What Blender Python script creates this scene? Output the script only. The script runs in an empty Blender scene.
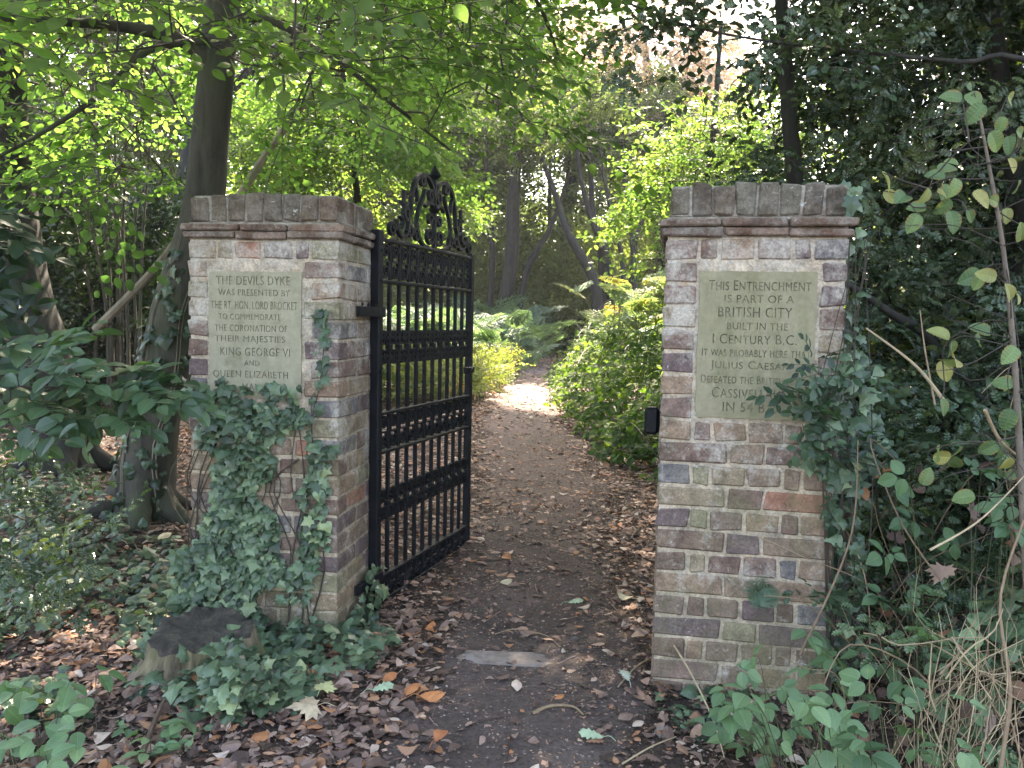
import bpy, math, random
import numpy as np
from mathutils import Vector, Matrix

S = bpy.context.scene
COL = S.collection
R = math.radians

# ------------------------------------------------------------------ camera, sky, sun, exposure
FPX, CAMH = 830.0, 1.21
cam_data = bpy.data.cameras.new("camera")
cam_data.sensor_width = 36.0
cam_data.lens = FPX / 1024.0 * 36.0
cam_data.clip_start = 0.05
cam_data.clip_end = 600.0
cam = bpy.data.objects.new("camera", cam_data)
COL.objects.link(cam)
CAMROT = Matrix.Rotation(R(90 - 4.27), 4, 'X') @ Matrix.Rotation(R(1.2), 4, 'Z')
cam.matrix_world = Matrix.Translation((0, 0, CAMH)) @ CAMROT
S.camera = cam

SUN_EL, SUN_AZ = 52.0, 8.0          # azimuth from +Y towards +X
w = bpy.data.worlds.new("World"); S.world = w; w.use_nodes = True
nt = w.node_tree
bg = nt.nodes["Background"]
sky = nt.nodes.new("ShaderNodeTexSky")
sky.sky_type = 'NISHITA'; sky.sun_disc = False
sky.sun_elevation = R(SUN_EL); sky.sun_rotation = R(SUN_AZ)
sky.air_density = 1.0; sky.dust_density = 2.5; sky.ozone_density = 1.0
nt.links.new(sky.outputs[0], bg.inputs[0])
bg.inputs[1].default_value = 0.15

sd = bpy.data.lights.new("sun", 'SUN')
sd.energy = 3.8; sd.angle = R(0.5); sd.color = (1.0, 0.95, 0.86)
sun = bpy.data.objects.new("sun", sd); COL.objects.link(sun)
sv = Vector((math.sin(R(SUN_AZ)) * math.cos(R(SUN_EL)), math.cos(R(SUN_AZ)) * math.cos(R(SUN_EL)), math.sin(R(SUN_EL))))
sun.rotation_euler = (-sv).to_track_quat('-Z', 'Y').to_euler()
sun.location = sv * 40

S.view_settings.view_transform = 'Standard'
S.view_settings.look = 'None'
S.view_settings.gamma = 1.0
S.view_settings.use_curve_mapping = False
S.view_settings.exposure = 3.25
S.view_settings.use_white_balance = True
S.view_settings.white_balance_temperature = 7700
S.view_settings.white_balance_tint = 15
S.render.engine = 'CYCLES'
S.cycles.use_denoising = True
S.cycles.max_bounces = 8
S.cycles.diffuse_bounces = 5
S.cycles.glossy_bounces = 2
S.cycles.transmission_bounces = 6
S.cycles.use_adaptive_sampling = True
S.cycles.adaptive_threshold = 0.01
S.cycles.sample_clamp_indirect = 8.0
S.cycles.volume_bounces = 0

# ------------------------------------------------------------------ helpers
_cr = np.array(CAMROT.to_3x3())
def ray(px, py):
    d = np.array(((px - 512) / FPX, -(py - 384) / FPX, -1.0))
    return _cr @ d
def at(px, py, Y):
    d = ray(px, py); t = Y / d[1]
    return np.array((0, 0, CAMH)) + d * t
def height(x, y):
    x = np.asarray(x, float); y = np.asarray(y, float)
    def ss(a, b, v):
        t = np.clip((v - a) / (b - a), 0, 1); return t * t * (3 - 2 * t)
    z = -0.03 + 0.010 * np.sin(x * 3.1 + y * 1.7) + 0.008 * np.sin(x * 7.3 - y * 5.1 + 1.3) + 0.005 * np.sin(x * 15.1 + y * 13.7)
    z = z + 0.22 * ss(1.5, 4.0, -x) + 0.30 * ss(1.5, 4.0, x) * ss(0, 3, y)
    z = z + 0.02 * np.clip(y - 45, 0, 80)
    return z
def gp(px, py):
    z = 0.0
    d = ray(px, py)
    for _ in range(6):
        t = (z - CAMH) / d[2]
        p = np.array((0, 0, CAMH)) + d * t
        z = float(height(p[0], p[1]))
    return np.array((p[0], p[1], z))

def tag(o, label=None, cat=None, group=None, kind=None):
    if label: o["label"] = label
    if cat: o["category"] = cat
    if group: o["group"] = group
    if kind: o["kind"] = kind
    return o
def empty(name, loc, rz=0.0, label=None, cat=None, group=None):
    o = bpy.data.objects.new(name, None); COL.objects.link(o)
    o.location = [float(v) for v in loc]; o.rotation_euler = (0, 0, rz)
    o.empty_display_size = 0.1
    return tag(o, label, cat, group)

class Tpl:
    def __init__(s, v, faces, uv=None, t=None):
        s.v = np.array(v, float); s.sizes = np.array([len(f) for f in faces], int)
        s.loops = np.array([i for f in faces for i in f], int)
        s.uv = np.array(uv, float) if uv is not None else s.v[:, :2].copy()
        s.t = np.zeros(len(s.v)) if t is None else np.array(t, float)

class MB:
    def __init__(s):
        s.V = []; s.L = []; s.S = []; s.U = []; s.T = []; s.n = 0
    def raw(s, v, loops, sizes, uv=None, t=None):
        v = np.asarray(v, float); k = len(v)
        s.V.append(v); s.L.append(np.asarray(loops, int) + s.n); s.S.append(np.asarray(sizes, int))
        s.U.append(np.zeros((k, 2)) if uv is None else np.asarray(uv, float))
        s.T.append(np.broadcast_to(np.asarray(0.5 if t is None else t, float), (k,)).copy())
        s.n += k
    def faces(s, v, faces, t=0.5):
        s.raw(v, [i for f in faces for i in f], [len(f) for f in faces], t=t)
    def inst(s, tp, locs, mats, scales=1.0, tint=0.5):
        locs = np.atleast_2d(np.asarray(locs, float)); n = len(locs); k = len(tp.v)
        if n == 0: return
        scales = np.broadcast_to(np.asarray(scales, float), (n,))
        tint = np.broadcast_to(np.asarray(tint, float), (n,))
        v = np.einsum('nij,kj->nki', mats * scales[:, None, None], tp.v) + locs[:, None, :]
        lp = tp.loops[None, :] + (np.arange(n) * k)[:, None]
        s.raw(v.reshape(-1, 3), lp.ravel(), np.tile(tp.sizes, n), np.tile(tp.uv, (n, 1)),
              np.clip(tint[:, None] + tp.t[None, :], 0, 1).ravel())
    def tube(s, pts, rad, n=6, t=0.5, cap=True):
        p = np.asarray(pts, float); m = len(p)
        rad = np.broadcast_to(np.asarray(rad, float), (m,))
        tg = np.gradient(p, axis=0); tg /= np.linalg.norm(tg, axis=1)[:, None] + 1e-9
        a = np.array((0, 0, 1.0)) if abs(tg[0][2]) < .9 else np.array((1.0, 0, 0))
        X = np.zeros((m, 3)); x = np.cross(tg[0], a); x /= np.linalg.norm(x)
        for i in range(m):
            x = x - tg[i] * np.dot(x, tg[i]); x /= np.linalg.norm(x) + 1e-9; X[i] = x
        Yv = np.cross(tg, X)
        an = np.arange(n) * 2 * math.pi / n
        v = p[:, None, :] + rad[:, None, None] * (np.cos(an)[None, :, None] * X[:, None, :] + np.sin(an)[None, :, None] * Yv[:, None, :])
        i, j = np.meshgrid(np.arange(m - 1), np.arange(n), indexing='ij')
        q = np.stack([i * n + j, i * n + (j + 1) % n, (i + 1) * n + (j + 1) % n, (i + 1) * n + j], -1).reshape(-1, 4)
        lo = q.ravel(); sz = np.full(len(q), 4)
        if cap:
            lo = np.concatenate([lo, np.arange(n)[::-1], np.arange(n) + (m - 1) * n]); sz = np.concatenate([sz, [n, n]])
        s.raw(v.reshape(-1, 3), lo, sz, t=t)
    def box(s, lo, hi, c=0.0, t=0.5, jit=0.0, rng=None):
        """box from lo to hi; c > 0 chamfers every edge"""
        lo = np.array(lo, float); hi = np.array(hi, float)
        if c <= 0:
            v = np.array([(x, y, z) for x in (lo[0], hi[0]) for y in (lo[1], hi[1]) for z in (lo[2], hi[2])])
            s.faces(v, [(0, 1, 3, 2), (4, 6, 7, 5), (0, 4, 5, 1), (2, 3, 7, 6), (0, 2, 6, 4), (1, 5, 7, 3)], t)
            return
        idx = {}; v = []
        for a in (0, 1):
            for b in (0, 1):
                for d in (0, 1):
                    sg = np.array((a, b, d)); corner = np.where(sg == 1, hi, lo).astype(float)
                    inn = np.where(sg == 1, -c, c)
                    j = rng.normal(0, 1, 3) * np.asarray(jit) if rng is not None else 0
                    for ax in range(3):
                        p = corner + inn; p[ax] = corner[ax]
                        idx[(a, b, d, ax)] = len(v); v.append(p + j)
        f = []
        def K(a, ax): return idx[(a[0], a[1], a[2], ax)]
        for ax in range(3):
            o1, o2 = [(1, 2), (2, 0), (0, 1)][ax]
            for sd_ in (0, 1):
                q = []
                for (p, r_) in ((0, 0), (1, 0), (1, 1), (0, 1)):
                    a = [0, 0, 0]; a[ax] = sd_; a[o1] = p; a[o2] = r_; q.append(K(a, ax))
                f.append(q if sd_ else q[::-1])
        for ax in range(3):
            o1, o2 = [(1, 2), (2, 0), (0, 1)][ax]
            for p in (0, 1):
                for r_ in (0, 1):
                    a = [0, 0, 0]; b = [0, 0, 0]
                    a[o1] = b[o1] = p; a[o2] = b[o2] = r_; b[ax] = 1
                    q = [K(a, o1), K(b, o1), K(b, o2), K(a, o2)]
                    f.append(q if p == r_ else q[::-1])
        for a in (0, 1):
            for b in (0, 1):
                for d in (0, 1):
                    q = [idx[(a, b, d, 0)], idx[(a, b, d, 1)], idx[(a, b, d, 2)]]
                    f.append(q if (a + b + d) % 2 else q[::-1])
        s.faces(v, f, t)
    def build(s, name, mat, parent=None, smooth=False, world=True):
        me = bpy.data.meshes.new(name)
        if s.n:
            V = np.concatenate(s.V); L = np.concatenate(s.L); Z = np.concatenate(s.S)
            U = np.concatenate(s.U); T = np.concatenate(s.T)
            if world and parent is not None:
                V = local(parent.location, parent.rotation_euler[2], V)
            me.vertices.add(len(V)); me.vertices.foreach_set("co", V.ravel().astype(np.float32))
            me.loops.add(len(L)); me.loops.foreach_set("vertex_index", L.astype(np.int32))
            me.polygons.add(len(Z))
            st = np.concatenate([[0], np.cumsum(Z)[:-1]]).astype(np.int32)
            me.polygons.foreach_set("loop_start", st)
            me.polygons.foreach_set("loop_total", Z.astype(np.int32))
            me.polygons.foreach_set("use_smooth", np.full(len(Z), smooth, bool))
            at_ = me.attributes.new("tint", 'FLOAT', 'POINT'); at_.data.foreach_set("value", T.astype(np.float32))
            uvl = me.uv_layers.new(name="leaf"); uvl.data.foreach_set("uv", U[L].ravel().astype(np.float32))
            me.update(calc_edges=True)
        me.materials.append(mat)
        o = bpy.data.objects.new(name, me); COL.objects.link(o)
        if parent is not None: o.parent = parent
        return o

def build_multi(name, parts, parent=None):
    """several builders, each with its own material, as ONE mesh"""
    parts = [(m, t) for m, t in parts if m.n]
    al = MB(); cnt = []
    for m, t in parts:
        for v, l, z, u, tt in zip(m.V, m.L, m.S, m.U, m.T):
            al.V.append(v); al.L.append(l + al.n); al.S.append(z); al.U.append(u); al.T.append(tt)
        al.n += m.n; cnt.append(int(sum(len(z) for z in m.S)))
    o = al.build(name, parts[0][1], parent, False)
    for m, t in parts[1:]: o.data.materials.append(t)
    o.data.polygons.foreach_set("material_index", np.repeat(np.arange(len(cnt)), cnt).astype(np.int32)); o.data.update()
    return o
def nrm(a): return a / (np.linalg.norm(a, axis=-1, keepdims=True) + 1e-9)
def frames(d, n):
    y = nrm(np.atleast_2d(np.asarray(d, float))); n = np.atleast_2d(np.asarray(n, float))
    n = np.broadcast_to(n, y.shape)
    x = nrm(np.cross(y, n)); z = np.cross(x, y)
    return np.stack([x, y, z], -1)
def rand_dirs(rng, n): return nrm(rng.normal(size=(n, 3)))
def local(parent_loc, rz, pts):
    """world points -> the frame of an Empty at parent_loc turned by rz"""
    p = np.atleast_2d(np.asarray(pts, float)) - np.asarray(parent_loc, float)
    c, s_ = math.cos(-rz), math.sin(-rz)
    return np.stack([c * p[:, 0] - s_ * p[:, 1], s_ * p[:, 0] + c * p[:, 1], p[:, 2]], -1)

# ------------------------------------------------------------------ leaf templates (length 1 along +Y, face up +Z)
def half_leaf(ys, xs, fold=0.25, curl=0.15, wave=0.0):
    ys = np.array(ys, float); xs = np.array(xs, float); k = len(ys)
    sgn = np.where(np.arange(k) % 2 == 0, 1, -1) * wave
    mid = np.stack([np.zeros(k), ys, -curl * ys ** 2], -1)
    r = np.stack([xs, ys, fold * xs - curl * ys ** 2 + sgn * (xs > 0.02)], -1)
    l = r.copy(); l[:, 0] *= -1
    v = np.concatenate([mid, r, l]); f = []
    for i in range(k - 1):
        f.append((i, k + i, k + i + 1, i + 1)); f.append((i, i + 1, 2 * k + i + 1, 2 * k + i))
    return Tpl(v, f)
def fan_leaf(half, centre=(0, .35), dome=0.12, curl=0.1):
    pts = list(half) + [(-x, y) for x, y in half[::-1] if abs(x) > 1e-6]
    v = [(centre[0], centre[1], dome)] + [(x, y, -curl * (x * x + (y - centre[1]) ** 2) * 2) for x, y in pts]
    k = len(pts)
    return Tpl(v, [(0, 1 + (i + 1) % k, 1 + i) for i in range(k)])
def serrate(ys, xs, amp):
    Y = []; X = []
    for i in range(len(ys) - 1):
        Y += [ys[i], ys[i] * .35 + ys[i + 1] * .65]; X += [xs[i], (xs[i] * .35 + xs[i + 1] * .65) + amp]
    return Y + [ys[-1]], X + [xs[-1]]
BEECH = half_leaf([0, .12, .3, .5, .7, .87, 1], [.01, .17, .30, .33, .26, .14, 0], .18, .18)
BEECH2 = half_leaf([0, .12, .3, .5, .7, .87, 1], [.01, .18, .31, .32, .25, .12, 0], -.1, .3)
_y, _x = serrate([0, .1, .22, .36, .5, .64, .78, .9, 1], [.02, .18, .28, .33, .33, .28, .2, .1, 0], .03)
BRAM = half_leaf(_y, _x, .2, .2)
_y, _x = serrate([0, .08, .2, .35, .5, .65, .8, .92, 1], [.1, .26, .37, .43, .44, .4, .3, .16, 0], .025)
_x = [a * .88 for a in _x]
HAZEL = half_leaf(_y, _x, .28, .42, .012)
HOLLY = half_leaf([0, .12, .22, .34, .45, .57, .68, .8, .9, 1], [.03, .26, .17, .33, .2, .34, .18, .26, .1, 0], .2, .25, .05)
IVY = fan_leaf([(0, 0), (.16, -.14), (.42, -.04), (.34, .2), (.56, .42), (.3, .52), (.17, .72), (0, 1)], (0, .32), .08, .12)
IVY2 = fan_leaf([(0, 0), (.2, -.12), (.5, .05), (.46, .35), (.3, .62), (.12, .86), (0, 1)], (0, .32), .1, .15)
OAKL = fan_leaf([(0, 0), (.06, .05), (.16, .2), (.1, .27), (.27, .4), (.16, .47), (.34, .62), (.2, .68), (.26, .84), (.12, .9), (0, 1)], (0, .45), .02, .1)
MAPLE = fan_leaf([(0, 0), (.08, .02), (.4, -.12), (.33, .03), (.62, .08), (.5, .2), (.66, .42), (.36, .42), (.4, .6), (.2, .52), (.22, .72), (.1, .78), (0, 1)], (0, .3), .03, .12)
DIAM = Tpl([(0, 0, 0), (.27, .45, .05), (0, 1, -.1), (-.27, .45, .05)], [(0, 1, 2), (0, 2, 3)])
OVAL = half_leaf([0, .3, .68, 1], [.03, .28, .25, 0], .15, .15)
def curled(seed):
    r = np.random.default_rng(seed); ys = np.array([0, .2, .45, .7, .9, 1]); xs = np.array([.02, .2, .33, .28, .13, 0]) * r.uniform(.8, 1.15)
    t = half_leaf(ys, xs, 0, 0)
    a = r.uniform(.5, 1.6) * r.choice([-1, 1]); b = r.uniform(-.5, .5); sk = r.uniform(-.3, .3)
    t.v[:, 2] = a * t.v[:, 0] ** 2 + b * (t.v[:, 1] - .5) ** 2 + r.normal(0, .02, len(t.v)) + sk * t.v[:, 0] * t.v[:, 1]
    return t
LITTER = [curled(i) for i in range(6)] + [OAKL]
def frag(seed):
    r = np.random.default_rng(seed); k = 6; a = np.sort(r.uniform(0, 6.28, k)); q = r.uniform(.25, .55, k)
    return Tpl(np.concatenate([[(0, 0, r.normal(0, .08))], np.stack([q * np.cos(a), q * np.sin(a), r.normal(0, .1, k)], -1)]), [(0, 1 + i, 1 + (i + 1) % k) for i in range(k)])
FRAGS = [frag(i) for i in range(5)]

def compose(parts):
    """[(Tpl, loc, mat3, scale, tint)] -> one Tpl"""
    v = []; L = []; Z = []; U = []; T = []; n = 0
    for tp, loc, m, sc, ti in parts:
        v.append((tp.v * sc) @ np.asarray(m).T + np.asarray(loc)); L.append(tp.loops + n); Z.append(tp.sizes); U.append(tp.uv)
        T.append(np.full(len(tp.v), ti)); n += len(tp.v)
    o = Tpl.__new__(Tpl); o.v = np.concatenate(v); o.loops = np.concatenate(L); o.sizes = np.concatenate(Z); o.uv = np.concatenate(U); o.t = np.concatenate(T)
    return o
def F(d, n): return frames([d], [n])[0]
def trifol(leaf, seed):
    r = np.random.default_rng(seed); ps = []
    for a, l, b in ((0, 1.0, .22), (62, .85, .08), (-62, .85, .08)):
        a = R(a + r.normal(0, 7)); d = np.array((math.sin(a), math.cos(a), r.normal(-.12, .12)))
        ps.append((leaf, np.array((0, .1, 0)) + d * b, F(d, (r.normal(0, .15), r.normal(0, .15), 1)), l * .62, r.normal(0, .05)))
    return compose(ps)
TRI = [trifol(BRAM, i) for i in range(5)]
def spray(leaf, nl, leaflen, seed, twigs=4, droop=.25, spread=1.0, jit=.25):
    """a flat spray of length 1 made of leaves along a stem and side twigs; also returns stem polylines"""
    r = np.random.default_rng(seed); ps = []; stems = []
    def line(p0, d, ln, k):
        pts = [np.array(p0, float)]; d = np.array(d, float)
        for i in range(4):
            d = nrm(d + r.normal(0, .12, 3) * np.array((1, 1, .5)) + np.array((0, 0, -droop * .25)))
            pts.append(pts[-1] + d * ln / 4)
        pts = np.array(pts); stems.append(pts)
        for i in range(k):
            f = (i + .6) / k * 4; j = min(int(f), 3); p = pts[j] + (pts[j + 1] - pts[j]) * (f - j)
            dd = nrm(pts[j + 1] - pts[j]); side = 1 if i % 2 else -1
            if i == k - 1: ax = dd
            else: ax = nrm(dd * .6 + side * nrm(np.cross(dd, (0, 0, 1))) * spread + r.normal(0, .2, 3))
            nn = np.array((r.normal(0, jit), r.normal(0, jit), 1.0))
            ps.append((leaf, p, F(ax, nn), leaflen * r.uniform(.7, 1.15), r.normal(0, .1)))
        return pts
    m = line((0, 0, 0), (0, 1, .1), 1.0, nl)
    for i in range(twigs):
        q = m[1 + i % 3] * .5 + m[min(4, 2 + i % 3)] * .5
        sd_ = 1 if i % 2 else -1
        line(q, (sd_ * r.uniform(.6, 1), r.uniform(.5, .9), r.normal(0, .2)), r.uniform(.35, .6), max(4, nl // 2 + 1))
    return compose(ps), stems

# ------------------------------------------------------------------ materials
def newmat(name):
    m = bpy.data.materials.new(name); m.use_nodes = True
    nt = m.node_tree; bs = nt.nodes["Principled BSDF"]
    return m, nt, bs, nt.nodes["Material Output"]
def N(nt, typ, **kw):
    n = nt.nodes.new(typ)
    for k, v in kw.items():
        if k.startswith('i_'):
            key = k[2:]; key = int(key) if key.isdigit() else key
            n.inputs[key].default_value = v
        else: setattr(n, k, v)
    return n
def ramp(nt, stops, src=None, interp='LINEAR'):
    n = nt.nodes.new("ShaderNodeValToRGB"); cr = n.color_ramp; cr.interpolation = interp
    while len(cr.elements) < len(stops): cr.elements.new(0.5)
    for e, (p, c) in zip(cr.elements, stops):
        e.position = p; e.color = (*c, 1) if len(c) == 3 else c
    if src is not None: nt.links.new(src, n.inputs[0])
    return n
def noise(nt, scale, detail=4, rough=.6, vec=None, dist=0):
    n = N(nt, "ShaderNodeTexNoise"); n.inputs["Scale"].default_value = scale; n.inputs["Detail"].default_value = detail
    n.inputs["Roughness"].default_value = rough; n.inputs["Distortion"].default_value = dist
    if vec is not None: nt.links.new(vec, n.inputs["Vector"])
    return n
def mix(nt, fac, a, b, mode='MIX'):
    n = nt.nodes.new("ShaderNodeMix"); n.data_type = 'RGBA'; n.blend_type = mode; n.clamp_factor = True
    for sock, val in ((n.inputs[0], fac), (n.inputs[6], a), (n.inputs[7], b)):
        if hasattr(val, 'is_linked'): nt.links.new(val, sock)
        elif isinstance(val, (int, float)): sock.default_value = val
        else: sock.default_value = (*val, 1)
    return n.outputs[2]
def bump(nt, bs, h, strength=.5, dist=.01):
    b = N(nt, "ShaderNodeBump"); b.inputs["Strength"].default_value = strength; b.inputs["Distance"].default_value = dist
    nt.links.new(h, b.inputs["Height"]); nt.links.new(b.outputs[0], bs.inputs["Normal"]); return b
def leafmat(name, stops, tmul=(1.5, 1.7, .6), tmix=.45, rough=.45, spec=.5, vein=0.0, edge=None):
    m, nt, bs, out = newmat(name)
    a = N(nt, "ShaderNodeAttribute", attribute_name="tint")
    rp = ramp(nt, stops, a.outputs["Fac"])
    col = rp.outputs[0]
    tc = N(nt, "ShaderNodeTexCoord")
    nz = noise(nt, 9.0, 3, .6, tc.outputs["Object"])
    v = ramp(nt, [(.3, (.72, .72, .72)), (.7, (1.2, 1.2, 1.2))], nz.outputs[0])
    col = mix(nt, 1.0, col, v.outputs[0], 'MULTIPLY')
    uv = N(nt, "ShaderNodeUVMap", uv_map="leaf")
    sx = N(nt, "ShaderNodeSeparateXYZ"); nt.links.new(uv.outputs[0], sx.inputs[0])
    ab = N(nt, "ShaderNodeMath", operation='ABSOLUTE'); nt.links.new(sx.outputs[0], ab.inputs[0])
    if edge is not None:      # autumn browning that starts at the leaf margin
        ns = noise(nt, 22, 3, .6, tc.outputs["Object"])
        ad = N(nt, "ShaderNodeMath", operation='MULTIPLY_ADD'); nt.links.new(ns.outputs[0], ad.inputs[0]); ad.inputs[1].default_value = .35
        nt.links.new(ab.outputs[0], ad.inputs[2])
        e2 = ramp(nt, [(.46, (0, 0, 0)), (.54, (.6, .6, .6)), (.66, (1, 1, 1))], ad.outputs[0])
        e3 = ramp(nt, [(.0, edge[0]), (1, edge[1])], e2.outputs[0])
        col = mix(nt, e2.outputs[0], col, e3.outputs[0])
    if vein > 0:
        # midrib and side veins, herringbone in leaf coordinates
        k = N(nt, "ShaderNodeMath", operation='MULTIPLY_ADD'); nt.links.new(ab.outputs[0], k.inputs[0]); k.inputs[1].default_value = -.8
        nt.links.new(sx.outputs[1], k.inputs[2])
        k2 = N(nt, "ShaderNodeMath", operation='MULTIPLY'); nt.links.new(k.outputs[0], k2.inputs[0]); k2.inputs[1].default_value = 50
        sn = N(nt, "ShaderNodeMath", operation='SINE'); nt.links.new(k2.outputs[0], sn.inputs[0])
        vr = ramp(nt, [(.86, (0, 0, 0)), (1, (1, 1, 1))], sn.outputs[0])
        mr = ramp(nt, [(.012, (1, 1, 1)), (.03, (0, 0, 0))], ab.outputs[0])
        mx = N(nt, "ShaderNodeMath", operation='MAXIMUM'); nt.links.new(vr.outputs[0], mx.inputs[0]); nt.links.new(mr.outputs[0], mx.inputs[1])
        fm = N(nt, "ShaderNodeMath", operation='MULTIPLY'); nt.links.new(mx.outputs[0], fm.inputs[0]); fm.inputs[1].default_value = vein
        lg = mix(nt, 1.0, col, (1.7, 1.6, 1.5), 'MULTIPLY')
        col = mix(nt, fm.outputs[0], col, lg)
        bump(nt, bs, mx.outputs[0], .25, -.004)
    nt.links.new(col, bs.inputs["Base Color"])
    bs.inputs["Roughness"].default_value = rough
    bs.inputs["Specular IOR Level"].default_value = spec
    tr = N(nt, "ShaderNodeBsdfTranslucent")
    tcx = mix(nt, 1.0, col, tmul, 'MULTIPLY'); nt.links.new(tcx, tr.inputs[0])
    ms = N(nt, "ShaderNodeMixShader"); ms.inputs[0].default_value = tmix
    nt.links.new(bs.outputs[0], ms.inputs[1]); nt.links.new(tr.outputs[0], ms.inputs[2]); nt.links.new(ms.outputs[0], out.inputs[0])
    return m
def barkmat(name, c1, c2, moss=(.05, .07, .02), mossy=.35, sc=1.0):
    m, nt, bs, out = newmat(name)
    tc = N(nt, "ShaderNodeTexCoord"); mp = N(nt, "ShaderNodeMapping"); mp.inputs["Scale"].default_value = (14 * sc, 14 * sc, 3.5 * sc)
    nt.links.new(tc.outputs["Object"], mp.inputs[0])
    n1 = noise(nt, 1.0, 6, .65, mp.outputs[0], .4); n2 = noise(nt, 2.2 * sc, 3, .5, tc.outputs["Object"])
    c = ramp(nt, [(.3, c1), (.7, c2)], n1.outputs[0])
    ms = ramp(nt, [(.48, (0, 0, 0)), (.68, (mossy,) * 3)], n2.outputs[0])
    col = mix(nt, ms.outputs[0], c.outputs[0], moss)
    nt.links.new(col, bs.inputs["Base Color"]); bs.inputs["Roughness"].default_value = .9
    bump(nt, bs, n1.outputs[0], .7, .02)
    return m
def plain(name, col, rough=.8, var=.3, sc=30, bmp=.3, spec=.5):
    m, nt, bs, out = newmat(name)
    tc = N(nt, "ShaderNodeTexCoord"); n1 = noise(nt, sc, 5, .6, tc.outputs["Object"])
    c = ramp(nt, [(.25, tuple(x * (1 - var) for x in col)), (.75, tuple(x * (1 + var) for x in col))], n1.outputs[0])
    nt.links.new(c.outputs[0], bs.inputs["Base Color"]); bs.inputs["Roughness"].default_value = rough
    bs.inputs["Specular IOR Level"].default_value = spec
    if bmp: bump(nt, bs, n1.outputs[0], bmp, .008)
    return m
def tintmat(name, stops, rough=.85, interp='LINEAR', bmp=.3):
    m, nt, bs, out = newmat(name)
    a = N(nt, "ShaderNodeAttribute", attribute_name="tint"); rp = ramp(nt, stops, a.outputs["Fac"], interp)
    tc = N(nt, "ShaderNodeTexCoord"); n1 = noise(nt, 40, 4, .6, tc.outputs["Object"])
    v = ramp(nt, [(.25, (.65, .65, .65)), (.75, (1.25, 1.25, 1.25))], n1.outputs[0])
    nt.links.new(mix(nt, 1.0, rp.outputs[0], v.outputs[0], 'MULTIPLY'), bs.inputs["Base Color"]); bs.inputs["Roughness"].default_value = rough
    if bmp: bump(nt, bs, n1.outputs[0], bmp, .006)
    return m

M = {}
M['beech'] = leafmat("beech_leaf", [(0, (.036, .070, .024)), (.5, (.074, .124, .038)), (1, (.125, .175, .055))], (2.35, 2.8, 1.4), .62, .45, .3)
M['dark'] = leafmat("dark_beech_leaf", [(0, (.014, .032, .017)), (.6, (.036, .076, .036)), (1, (.07, .125, .055))], (1.4, 1.7, .6), .3, .38, .5, .45)
M['holly'] = leafmat("holly_leaf", [(0, (.020, .036, .021)), (.5, (.047, .076, .040)), (.85, (.085, .12, .058)), (1, (.15, .18, .07))], (1.4, 1.7, .5), .18, .26, .6)
M['holly2'] = leafmat('young_holly_leaf', [(0, (.026, .05, .027)), (.5, (.055, .095, .046)), (.85, (.10, .15, .07)), (1, (.15, .19, .065))], (1.4, 1.7, .5), .18, .26, .6)
M['ivy'] = leafmat("ivy_leaf", [(0, (.022, .042, .022)), (.45, (.072, .120, .066)), (.8, (.15, .215, .12)), (1, (.24, .30, .15))], (1.3, 1.5, .6), .15, .33, .45, .35)
M['bramble'] = leafmat("bramble_leaf", [(0, (.026, .058, .020)), (.45, (.062, .12, .034)), (1, (.17, .23, .06))], (2.1, 2.1, .7), .5, .6, .2, .3)
M['nearbr'] = leafmat("near_bramble_leaf", [(0, (.055, .115, .052)), (.5, (.11, .195, .095)), (1, (.18, .27, .135))], (1.7, 1.9, .7), .32, .5, .45, .45)
M['hazel'] = leafmat("hazel_leaf", [(0, (.075, .14, .06)), (.6, (.15, .22, .085)), (1, (.32, .28, .09))], (1.2, 1.3, .7), .3, .55, .4, .4, ((.30, .22, .04), (.20, .09, .045)))
M['lime'] = leafmat("sunlit_leaf", [(0, (.055, .105, .028)), (.5, (.095, .155, .04)), (1, (.17, .20, .06))], (1.75, 2.0, 1.1), .5, .55, .25)
M['mid'] = leafmat("woodland_leaf", [(0, (.050, .080, .032)), (.5, (.080, .115, .044)), (1, (.13, .16, .06))], (1.7, 1.8, .8), .55, .6, .2)
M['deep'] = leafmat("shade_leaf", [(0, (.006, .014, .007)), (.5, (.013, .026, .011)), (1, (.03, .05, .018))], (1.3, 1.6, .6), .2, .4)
M['pink'] = leafmat("autumn_leaf", [(0, (.34, .34, .22)), (.45, (.50, .43, .34)), (1, (.62, .51, .44))], (1.5, 1.4, 1.2), .6, .6)
M['fern'] = leafmat("bracken_frond", [(0, (.085, .14, .095)), (.6, (.15, .22, .15)), (.88, (.24, .27, .14)), (1, (.34, .22, .09))], (1.6, 1.8, .8), .42, .55)
M['grass'] = leafmat("low_plant_leaf", [(0, (.09, .14, .05)), (.5, (.16, .20, .075)), (.85, (.25, .24, .10)), (1, (.34, .20, .12))], (1.6, 1.6, .6), .42, .6)
M['litter'] = leafmat("fallen_leaf_brown", [(0, (.034, .022, .018)), (.3, (.092, .057, .045)), (.55, (.19, .118, .094)), (.75, (.31, .22, .18)), (.9, (.38, .165, .07)), (1, (.50, .40, .33))], (1.2, .9, .6), .15, .6, .4, .25)
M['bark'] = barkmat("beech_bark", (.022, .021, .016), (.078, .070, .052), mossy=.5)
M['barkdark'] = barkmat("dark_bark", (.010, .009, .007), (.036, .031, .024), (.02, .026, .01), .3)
M['twig'] = barkmat("twig_bark", (.030, .024, .018), (.065, .052, .038), mossy=.1)
M['pole'] = barkmat("dead_wood", (.11, .09, .065), (.24, .20, .15), (.07, .08, .03), .25)
M['straw'] = tintmat("dry_stalk", [(0, (.08, .05, .035)), (.5, (.22, .15, .09)), (1, (.42, .33, .20))], .8)
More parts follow.
